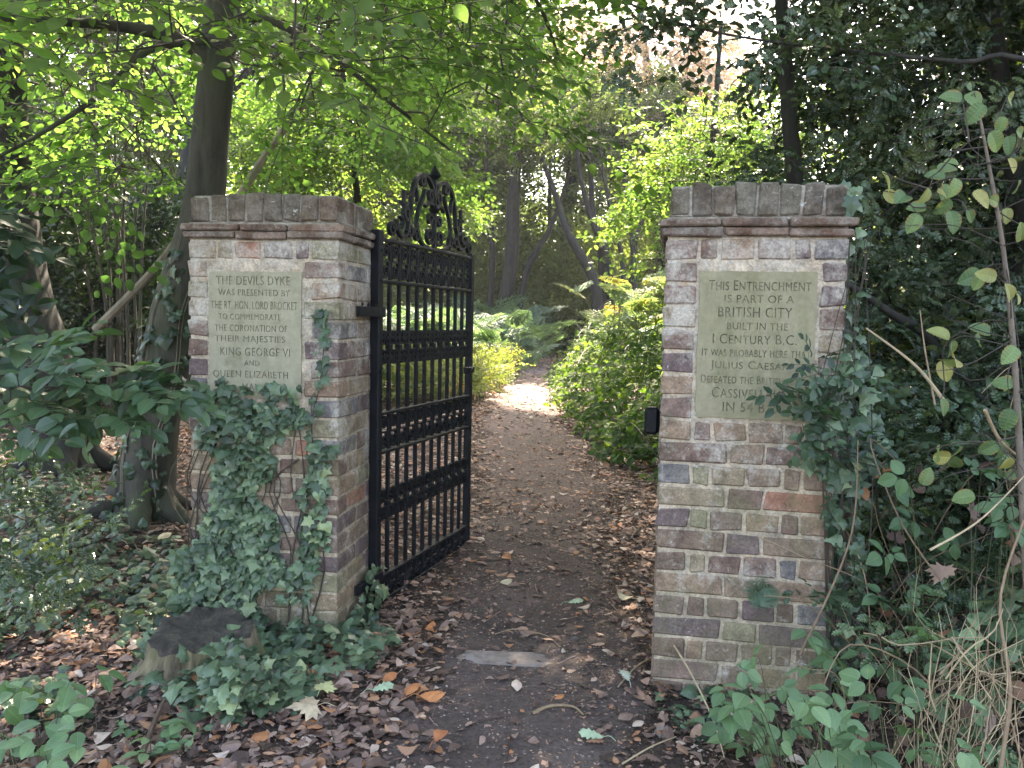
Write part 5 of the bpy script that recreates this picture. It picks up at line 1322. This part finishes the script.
# runner up the corner beside the plaque, and one at the back edge
for path, n in (([(.52, .62), (.50, .8), (.53, .95), (.545, 1.08), (.55, 1.18), (.548, 1.24)], 34), ([(.2, .88), (.15, .93), (.13, .97)], 8), ([(.33, .88), (.34, .93), (.335, .96)], 7)):
    q = smooth_path([np.array((a, b)) for a, b in path], n); P = np.array([pl_pt(a + ri.normal(0, .012), -.012 - abs(ri.normal(0, .008)), b) for a, b in q])
    ivy_leaves(lv, P[::1], fN + (0, 0, .3), ri, .045, tint=.4); sm.tube(np.array([pl_pt(a, -.004, b) for a, b in q]), .0018, 4)
for i in range(16):
    a = ri.uniform(.0, .5); q = smooth_path([np.array((a, 0.0)), np.array((a + ri.normal(0, .05), .3)), np.array((a + ri.normal(0, .09), .55)), np.array((np.clip(a + ri.normal(0, .12), .1, .45), ri.uniform(.65, .88)))], 12)
    sm.tube(np.array([pl_pt(u, -.006, z) for u, z in q]), np.linspace(.004, .0015, 12), 5)
P = []
for i in range(46):
    t, z = ri.uniform(.05, .42), ri.uniform(0, .16); P.append(pl_pt(PL_W + .02 + abs(ri.normal(0, .03)), t, z * (1 if t > .25 else .4)))
ivy_leaves(lv, np.array(P), sN + (0, -.3, .5), ri, .05)
build_multi("leaves", [(lv, M['ivy']), (sm, M['twig'])], iv)
# ivy on the right pillar's edge, with glossy oval leaves through it
def pr_pt(x, y, z): return np.array((PR_LOC[0] + math.cos(R(PR_YAW)) * x + math.sin(R(PR_YAW)) * y, PR_LOC[1] - math.sin(R(PR_YAW)) * x + math.cos(R(PR_YAW)) * y, z))
gN = np.array((-math.sin(R(PR_YAW)), -math.cos(R(PR_YAW)), 0.0))
iv2 = empty("ivy", tuple(pr_pt(.6, -.05, 0)), 0, "dark ivy and glossy climber hugging the outer edge of the plain brick pillar", "ivy"); lv = MB(); sm = MB(); ov = MB()
pts = []
while len(pts) < 360:
    u, z = ri.uniform(.28, .80), ri.uniform(.05, 1.72)
    L = np.interp(z, [.05, .3, .5, .65, .78, .86, .92, 1.0, 1.1, 1.3, 1.72], [.59, .58, .57, .55, .50, .45, .45, .48, .54, .58, .58]); Rr = np.interp(z, [0, .6, .8, 1.1, 1.2, 1.72], [.66, .68, .72, .70, .64, .62])
    if L + .03 * math.sin(z * 30) < u < Rr and not (z > 1.14 and ri.random() < .72): pts.append(pr_pt(u, (-.01 - abs(ri.normal(0, .022))) if u < .585 else ri.uniform(-.05, .25), z))
ivy_leaves(lv, np.array(pts), gN + (.1, 0, .5), ri, .040, tint=.45, jit=.3)
P = np.array([pr_pt(u, -.06 - abs(ri.normal(0, .05)), z) for u, z in zip(ri.normal(.52, .075, 32), ri.normal(.93, .10, 32))])
lay_sprays(ov, sm, [spray(OVAL, 5, .34, 131, 0, .2), spray(OVAL, 6, .30, 132, 1, .2)], P, nrm(np.stack([ri.normal(-.3, .7, 32), ri.normal(-.5, .4, 32), ri.normal(.2, .6, 32)], -1)), .13 * ri.uniform(.7, 1.2, 32), ri, ri.uniform(.2, .8, 32), .4, up=(0, -.8, .7), r=.0016)
for i in range(9):
    a = ri.uniform(.57, .66); q = smooth_path([pr_pt(a, .0, -.02), pr_pt(a + ri.normal(0, .03), -.015, .5), pr_pt(a + ri.normal(-.03, .04), -.02, .9), pr_pt(.6 + ri.normal(0, .03), -.01, 1.5)], 14); sm.tube(q, np.linspace(.0035, .0012, 14), 5)
build_multi("leaves", [(lv, M['ivy']), (sm, M['twig'])], iv2); ov.build("oval_leaves", M['dark'], iv2)
# little fern rooted in the pillar's joints
fr = empty("wall_fern", tuple(pr_pt(.335, 0, .33)), 0, "small bluish fern tuft growing out of a joint in the plain brick pillar", "fern"); lv = MB()
for i in range(11):
    a = ri.uniform(0, 6.28); d = nrm(np.array((math.cos(a) * .75, -.95, math.sin(a) * .75 + .1))); lv.inst(FROND[i % 4], [pr_pt(.335, .002, .33)], frames([d], [(ri.normal(0, .3), -1, .6)]), ri.uniform(.06, .095), ri.uniform(.2, .6))
lv.build("fronds", M['fern'], fr, True)
# ivy up the trunks
for (tp, nm, lab, seed, n) in ((tp_, "ivy", "ivy runners clinging to the leaning beech trunk", 531, 150),):
    r = np.random.default_rng(seed); root = empty(nm, tuple(tp[0]), 0, lab, "ivy"); lv = MB(); sm = MB(); P = []; Nn = []
    for i in range(n):
        j = int(r.uniform(1, 15)); a = r.uniform(-2.6, -.4) + .4 * math.sin(j); rr = trr[j] * 1.06 + .01; P.append(tp[j] + np.array((math.cos(a) * rr, math.sin(a) * rr, r.uniform(-.05, .05)))); Nn.append((math.cos(a), math.sin(a), .3))
    ivy_leaves(lv, np.array(P), np.array(Nn), r, .055, tint=.15)
    for s_ in range(4):
        a0 = r.uniform(-2.2, -.7); q = [tp[j] + np.array((math.cos(a0 + .15 * math.sin(j)), math.sin(a0 + .15 * math.sin(j)), 0)) * (trr[j] * 1.03 + .003) for j in range(0, 17)]; sm.tube(q, np.linspace(.006, .002, 17), 5)
    build_multi("leaves", [(lv, M['ivy']), (sm, M['pole'])], root)
# ivy carpet
rg2 = np.random.default_rng(540)
def inpoly(px, py, poly):
    c = False; n = len(poly)
    for i in range(n):
        (x1, y1), (x2, y2) = poly[i], poly[(i + 1) % n]
        if (y1 > py) != (y2 > py) and px < (x2 - x1) * (py - y1) / (y2 - y1) + x1: c = not c
    return c
carpet = MB(); cst = MB()
def lay_carpet(poly, n, h, size, tint=.42):
    xs_ = [p[0] for p in poly]; ys_ = [p[1] for p in poly]; P = []
    while len(P) < n:
        px, py = rg2.uniform(min(xs_), max(xs_)), rg2.uniform(min(ys_), max(ys_))
        if inpoly(px, py, poly):
            q = gp(px, py); q[2] += rg2.uniform(.01, 1) * h * (.7 + .3 * math.sin(q[0] * 11 + q[1] * 7)); P.append(q)
    P = np.array(P); ivy_leaves(carpet, P, (0, -.35, 1), rg2, size, False, tint, .4)
    for p in P[::14]: cst.tube(smooth_path([p + rg2.normal(0, .15, 3) * (1, 1, 0) - (0, 0, p[2] - float(height(p[0], p[1])) - .01), p - (0, 0, .02), p], 5), .0016, 3, cap=False)
lay_carpet([(165, 560), (230, 545), (285, 600), (330, 640), (385, 620), (400, 650), (375, 668), (330, 690), (262, 722), (178, 722), (165, 700), (195, 668), (150, 655), (120, 640), (135, 590)], 1300, .10, .046)
lay_carpet([(-40, 470), (60, 480), (118, 545), (108, 590), (60, 640), (-40, 690)], 800, .28, .048, .3)
lay_carpet([(205, 700), (225, 668), (250, 645), (310, 650), (300, 720), (200, 738)], 330, .17, .046)
lay_carpet([(120, 640), (160, 655), (165, 690), (140, 700)], 50, .07, .05)
lay_carpet([(110, 520), (170, 500), (190, 560), (140, 600), (120, 640), (108, 590)], 160, .06, .05, .3)
lay_carpet([(655, 700), (740, 690), (760, 740), (690, 745)], 110, .04, .035, .35)
lay_carpet([(5, 690), (60, 680), (90, 720), (0, 725)], 60, .05, .05)
o = build_multi("ivy_carpet", [(carpet, M['ivy']), (cst, M['twig'])]); tag(o, "ivy carpeting the ground around the stump and left bank", "ivy", kind="stuff")
# holly seedling amid the left ivy
P = np.array([gp(rg2.uniform(-30, 105), rg2.uniform(500, 660)) + (0, 0, rg2.uniform(.12, .38)) for i in range(46)])
foliage_thing("holly_bush", "low holly seedlings standing in the ivy at the left edge", "bush", (-1.85, 3.2, .05), P, nrm(np.stack([rg2.normal(0, .7, 46), rg2.normal(-.5, .5, 46), rg2.normal(.3, .5, 46)], -1)), .24, 'holly', SPR_HOLLY, 541, .65, None, 'twig', 60, .5, r_big=.008, cs=.25)

# ================================================================== stump, stone, litter, twigs
def stumpmat():
    m, nt, bs, out = newmat("stump_bark")
    tc = N(nt, "ShaderNodeTexCoord"); ob = tc.outputs["Object"]; mp = N(nt, "ShaderNodeMapping"); mp.inputs["Scale"].default_value = (20, 20, 5); nt.links.new(ob, mp.inputs[0])
    n1 = noise(nt, 1, 6, .7, mp.outputs[0], .5); n2 = noise(nt, 8, 4, .6, ob)
    c = ramp(nt, [(.3, (.045, .032, .022)), (.48, (.14, .11, .065)), (.7, (.27, .225, .13))], n1.outputs[0])
    col = mix(nt, ramp(nt, [(.5, (0, 0, 0)), (.66, (.8, .8, .8))], n2.outputs[0]).outputs[0], c.outputs[0], (.10, .105, .04))
    nt.links.new(col, bs.inputs["Base Color"]); bs.inputs["Roughness"].default_value = .9; bump(nt, bs, n1.outputs[0], .9, .02); return m
def stumptop():
    m, nt, bs, out = newmat("rotted_stump_top")
    tc = N(nt, "ShaderNodeTexCoord"); ob = tc.outputs["Object"]; n1 = noise(nt, 22, 6, .7, ob, .4)
    c = ramp(nt, [(.3, (.014, .011, .008)), (.52, (.040, .032, .023)), (.72, (.11, .09, .062))], n1.outputs[0])
    nt.links.new(c.outputs[0], bs.inputs["Base Color"]); bs.inputs["Roughness"].default_value = .8
    bump(nt, bs, n1.outputs[0], .9, .02); return m
sc_ = gp(205, 690); sc_ = np.array((sc_[0] - .085, sc_[1] + .20, sc_[2]))
st = empty("tree_stump", tuple(sc_), 0, "low sawn tree stump with blackened top, half buried in ivy before the left pillar", "stump")
ns, nr = 160, 16; v = []; an = np.linspace(0, 2 * math.pi, ns, endpoint=False)
lob = 1 + .12 * np.sin(an * 2 + .6) + .07 * np.sin(an * 3 + 2) + .05 * np.sin(an * 5) + .025 * np.sin(an * 9 + 1)
for k in range(nr):
    f = k / (nr - 1); rad = (.27 - .10 * min(1, f * 1.6) ** .6 - .015 * f) * (1 + (lob - 1) * (1.8 - f)); zz = -.05 + f * (.175 + .035 * np.cos(an - 1.7) + .008 * np.sin(an * 7) + .004 * np.sin(an * 19))
    rad = rad * (1 + (.035 * np.sin(an * 13 + 2.2 * f) + .022 * np.sin(an * 23 - 3 * f + 1) + .014 * np.sin(an * 31 + 5 * f)) * (1.25 - .5 * f))
    v.append(np.stack([rad * 1.02 * np.cos(an), rad * .92 * np.sin(an), zz], -1))
V = np.concatenate(v); fs = [(k * ns + i, k * ns + (i + 1) % ns, (k + 1) * ns + (i + 1) % ns, (k + 1) * ns + i) for k in range(nr - 1) for i in range(ns)]
mb = MB(); mb.faces(V, fs); mb.build("bark", stumpmat(), st, True, world=False)
ed_ = v[-1]; mr_ = .155 * lob; rnd = np.stack([mr_ * np.cos(an), mr_ * np.sin(an), ed_[:, 2]], -1); tilt_ = np.polyfit(an * 0 + np.sin(an - 1.7 + math.pi / 2), ed_[:, 2], 1)
flat_ = np.polyval(tilt_, np.sin(an - 1.7 + math.pi / 2)); zc_ = float(ed_[:, 2].mean())
top = []
for s_, dz in ((1, .0), (.95, .005), (.7, .002), (.4, -.010), (.15, -.006)):
    b_ = s_ ** 4; t_ = ed_ * b_ + rnd * (1 - b_); t_[:, :2] *= s_; t_[:, 2] = zc_ + (b_ * ed_[:, 2] + (1 - b_) * flat_ - zc_) * (s_ if s_ < 1 else 1) + dz; top.append(t_)
rr_ = np.random.default_rng(9); top = [t + (0) for i, t in enumerate(top)]
V = np.concatenate(top + [np.array([[0, 0, float(top[-1][:, 2].mean())]])]); fs = [(k * ns + i, k * ns + (i + 1) % ns, (k + 1) * ns + (i + 1) % ns, (k + 1) * ns + i) for k in range(4) for i in range(ns)] + [(4 * ns + i, 4 * ns + (i + 1) % ns, 5 * ns) for i in range(ns)]
mb = MB(); mb.faces(V, fs); mb.build("cut_face", stumptop(), st, True, world=False)

def stone(name, label, px, py, sx, sy, sz, seed, col, cat="stone", rz=0.0, sink=.6, group=None):
    import bmesh
    r = np.random.default_rng(seed); bm = bmesh.new(); bmesh.ops.create_icosphere(bm, subdivisions=4, radius=1)
    k = [r.normal(0, 1, 3) for i in range(6)]; ph = r.uniform(0, 6, 6)
    for vv in bm.verts:
        p = np.array(vv.co); q = np.sign(p) * np.abs(p) ** .6; q = q / max(1e-6, np.linalg.norm(q)) * (1.0 + .25 * (np.linalg.norm(p ** 2) < .8))
        d = 1 + sum(.07 / (i + 1) ** .4 * math.sin(np.dot(kk, p) * (1.5 + i * 1.3) + h) for i, (kk, h) in enumerate(zip(k, ph)))
        vv.co = (q[0] * sx * d, q[1] * sy * d, q[2] * sz * (1 + (d - 1) * 1.6))
    me = bpy.data.meshes.new(name); bm.to_mesh(me); bm.free(); me.polygons.foreach_set("use_smooth", np.ones(len(me.polygons), bool))
    me.materials.append(plain(name + "_surface", col, .92, .35, 35, .6)); o = bpy.data.objects.new(name, me); COL.objects.link(o)
    g = gp(px, py); o.location = (g[0], g[1], g[2] + sz * (1 - 2 * sink) * .5); o.rotation_euler = (0, 0, rz); return tag(o, label, cat, group)
stone("threshold_stone", "worn pinkish slab set flush in the path between the pillars", 512, 663, .20, .060, .022, 3, (.21, .172, .15), "stone slab", -.08, .56)
stone("pebble", "grey pebble lying on the path just beyond the threshold slab", 575, 641, .017, .013, .012, 4, (.10, .105, .12), "pebble", .3, .4)
stone("pebble", "pale stone lying by the foot of the plain brick pillar", 662, 735, .02, .018, .016, 5, (.26, .22, .18), "pebble", .3, .4)
# litter
rl2 = np.random.default_rng(600)
lit = MB()
for i in range(420):     # bits of twig trodden into the litter
    x, y = rl2.uniform(-1.9, 1.5), rl2.uniform(2.0, 6.5); a_ = rl2.uniform(0, 3.14); L_ = rl2.uniform(.015, .09); d_ = np.array((math.cos(a_), math.sin(a_))) * L_
    q_ = [np.array((x + d_[0] * t_ + rl2.normal(0, .003), y + d_[1] * t_ + rl2.normal(0, .003), 0)) for t_ in (-1, -.3, .3, 1)]
    for v_ in q_: v_[2] = float(height(v_[0], v_[1])) + .012
    lit.tube(q_, rl2.uniform(.0008, .0022), 4, rl2.choice([.1, .3, .5, .7]))
def scatter(n, xa, xb, ya, yb, dens, size, tints, frg=False, pw=1.0):
    y = ya + (yb - ya) * rl2.random(n) ** pw; x = rl2.uniform(xa, xb, n); f = dens(x, y); ok = rl2.random(n) < f; x, y = x[ok], y[ok]; n = len(x)
    z = height(x, y) + .010 + np.abs(rl2.normal(0, .008, n)) * (0 if frg else 1)
    an = rl2.uniform(0, 6.28, n); D = np.stack([np.cos(an), np.sin(an), rl2.normal(0, .18, n)], -1); U = np.array((0, 0, 1.)) + rl2.normal(0, .26, (n, 3)); Fm = frames(D, U)
    s_ = size * np.clip(rl2.lognormal(-.1, .35, n), .3, 1.6); t = np.clip(rl2.choice(tints, n) + rl2.normal(0, .07, n), 0, 1); tp = FRAGS if frg else LITTER; k = rl2.integers(0, len(tp), n)
    for j, q in enumerate(tp):
        m_ = k == j; lit.inst(q, np.stack([x, y, z], -1)[m_], Fm[m_], s_[m_], t[m_])
def off_path(x, y): return np.clip((np.abs(x - path_c(y)) - path_w(y) * .55) / (path_w(y) * .9), 0, 1)
patch = lambda x, y: .55 + .45 * np.sin(x * 4.1 + 1.3 * np.sin(y * 2.2)) * np.sin(y * 3.3 + x)
TB = [.1, .2, .3, .35, .45, .5, .55, .6, .7, .78, .88, .98]
scatter(13000, -2.6, 2.6, 1.9, 5.5, lambda x, y: .22 + .78 * off_path(x, y) * (.6 + .4 * patch(x, y)), .040, TB)
scatter(3600, -2.2, .1, 2.0, 3.4, lambda x, y: .9 * off_path(x, y), .044, [.2, .35, .5, .55, .6, .72, .78, .88, .9, .95, .75])
scatter(22000, -3.5, 3.5, 4.5, 12, lambda x, y: .25 + .7 * off_path(x, y) * (.5 + .5 * patch(x, y)), .046, [.2, .35, .5, .6, .7, .75, .78, .8, 1.])
scatter(16000, -2.0, 3.0, 10, 38, lambda x, y: .55 + .3 * off_path(x, y), .075, [.4, .55, .7, .75, .8, 1.])
scatter(5000, -7, -1.6, 3.5, 14, lambda x, y: .55 + 0 * x, .07, [.1, .2, .3, .5, .6, .75])
scatter(34000, -1.6, 1.6, 2.0, 6, lambda x, y: .45 + .55 * patch(x, y), .013, [.05, .1, .2, .3, .4, .5, .55, .6, .7, .75, .98], True)
scatter(9000, -1.8, 1.6, 2.0, 8, lambda x, y: .45 + .55 * patch(x, y), .026, [.05, .2, .3, .5, .6, .72, .76, .8], True)
scatter(26000, -1.5, 1.8, 5.0, 20, lambda x, y: .7 + 0 * x, .022, [.2, .4, .55, .6, .7, .75, .8, 1.], True)
scatter(3000, -1.4, 1.6, 2.6, 8.5, lambda x, y: .25 + .75 * off_path(x, y) * patch(x, y), .042, [.55, .7, .75, .78, .8, .88, 1.])
tag(lit.build("fallen_leaves", M['litter']), "brown and orange leaf litter strewn over the path and woodland floor", "leaf litter", kind="stuff")
# single leaves that catch the eye
M['paleleaf'] = tintmat("pale_fallen_leaf", [(0, (.50, .40, .27)), (.3, (.42, .43, .20)), (.5, (.30, .40, .26)), (.62, (.36, .40, .33)), (.8, (.42, .16, .055)), (1, (.30, .10, .04))], .7, bmp=.1)
def leaf_thing(px, py, tp, L, t, label, rot, grp=None, zz=.035):
    g = gp(px, py); mb = MB(); r = np.random.default_rng(px * 7 + py); mb.inst(tp, [(0, 0, 0)], frames([(math.cos(rot), math.sin(rot), .15)], [(r.normal(0, .15), -.25, 1)]), L, t)
    mb.tube(smooth_path([(0, 0, 0), (-math.cos(rot) * L * .25, -math.sin(rot) * L * .25, .004), (-math.cos(rot) * L * .5, -math.sin(rot) * L * .5, -.01)], 6), .0011, 4, t)
    o = mb.build("fallen_leaf", M['paleleaf']); o.location = (g[0], g[1], g[2] + zz); tag(o, label, "leaf", grp)
for a in [(318, 716, MAPLE, .10, .0, "large pale buff maple leaf lying at the edge of the ivy", 3.5), (322, 700, MAPLE, .065, .28, "yellow-green maple leaf touching the large buff maple leaf", 1.3), (372, 700, OAKL, .075, .5, "pale green lobed leaf to the right of the buff maple leaf", .4),
          (603, 748, OAKL, .075, .5, "pale green oak leaf near the bottom of the path", 3.0), (568, 609, OAKL, .07, .5, "pale green oak leaf on the dark path beyond the slab", .2), (628, 690, OAKL, .07, .6, "grey-green crumpled leaf beside the plain pillar's foot", 1.7),
          (406, 703, LITTER[0], .075, .8, "bright orange curled beech leaf, the left one of a pair on the path's edge", 1.2), (420, 706, LITTER[3], .085, .8, "bright orange curled beech leaf, the right one of a pair on the path's edge", -.2), (430, 640, LITTER[1], .075, .84, "orange-pink curled leaf just right of the ivy by the gate", 1.5),
          (383, 690, LITTER[2], .065, .86, "orange curled leaf poking out of the ivy's edge", .9), (316, 688, LITTER[4], .07, .85, "orange leaf nestled in the ivy above the buff maple leaf", 1.9), (500, 640 - 52, LITTER[5], .06, .05, "buff leaf lying in the middle of the path past the gate", .3), (632, 605, LITTER[1], .075, .05, "pale curled leaf on the path close to the plain pillar", 2.6),
          (158, 566, LITTER[2], .09, .02, "pale pink dead leaf standing up in the ivy behind the stump", 1.2), (110, 522, LITTER[0], .10, .82, "bunch-like orange dead leaf on the ivy left of the leaning beech", 1.8), (187, 601, LITTER[3], .035, .84, "small orange leaf on the stump's rim", .2), (250, 625, LITTER[1], .07, .04, "pinkish dead leaf at the right edge of the stump top", 2.2),
          (435, 752, LITTER[4], .06, .95, "rust-coloured leaf at the bottom of the path", 1.1), (555, 708, LITTER[0], .035, .82, "small orange leaf above the fallen twig", .5)]:
    zz = .035 if a[1] > 640 else .03
    if a[0] in (187,): zz = .24
    if a[0] in (250,): zz = .17
    if a[0] in (158, 110): zz = .14
    leaf_thing(*a[:7], zz=zz)
# twigs
def twig_thing(pts, r0, t, label, lift=.015):
    P = np.array([gp(x, y) + (0, 0, h) for x, y, h in pts]); o0 = P[0].copy(); mb = MB(); p = smooth_path(P - o0, 14); mb.tube(p, np.linspace(r0, r0 * .5, 14), 6, t)
    o = mb.build("fallen_twig", M['straw']); o.location = o0; tag(o, label, "twig")
twig_thing([(533, 717, .012), (550, 712, .02), (572, 711, .016), (583, 718, .012)], .006, .55, "bent grey-brown twig lying across the path below the slab")
twig_thing([(660, 676, .18), (688, 706, .12), (712, 738, .06), (724, 764, .02)], .0038, .95, "long straw-coloured stalk leaning at the plain pillar's corner")
twig_thing([(622, 768, .012), (650, 757, .03), (676, 743, .02)], .003, .9, "straw-coloured stalk lying flat at the bottom right of the path")
twig_thing([(618, 690, .012), (636, 672, .02), (652, 662, .015)], .003, .7, "thin brown twig pointing at the plain pillar's base")
twig_thing([(495, 637, .012), (515, 634, .02), (545, 640, .02), (560, 650, .012)], .0025, .6, "thin curved twig just beyond the slab")
twig_thing([(140, 766, .02), (170, 700, .03), (205, 668, .03), (232, 640, .02)], .009, .1, "dark fallen stick lying under the leaves left of the stump")
twig_thing([(160, 603, .19), (180, 612, .21), (200, 618, .22)], .002, .95, "thin pale stalk lying on the stump's top")
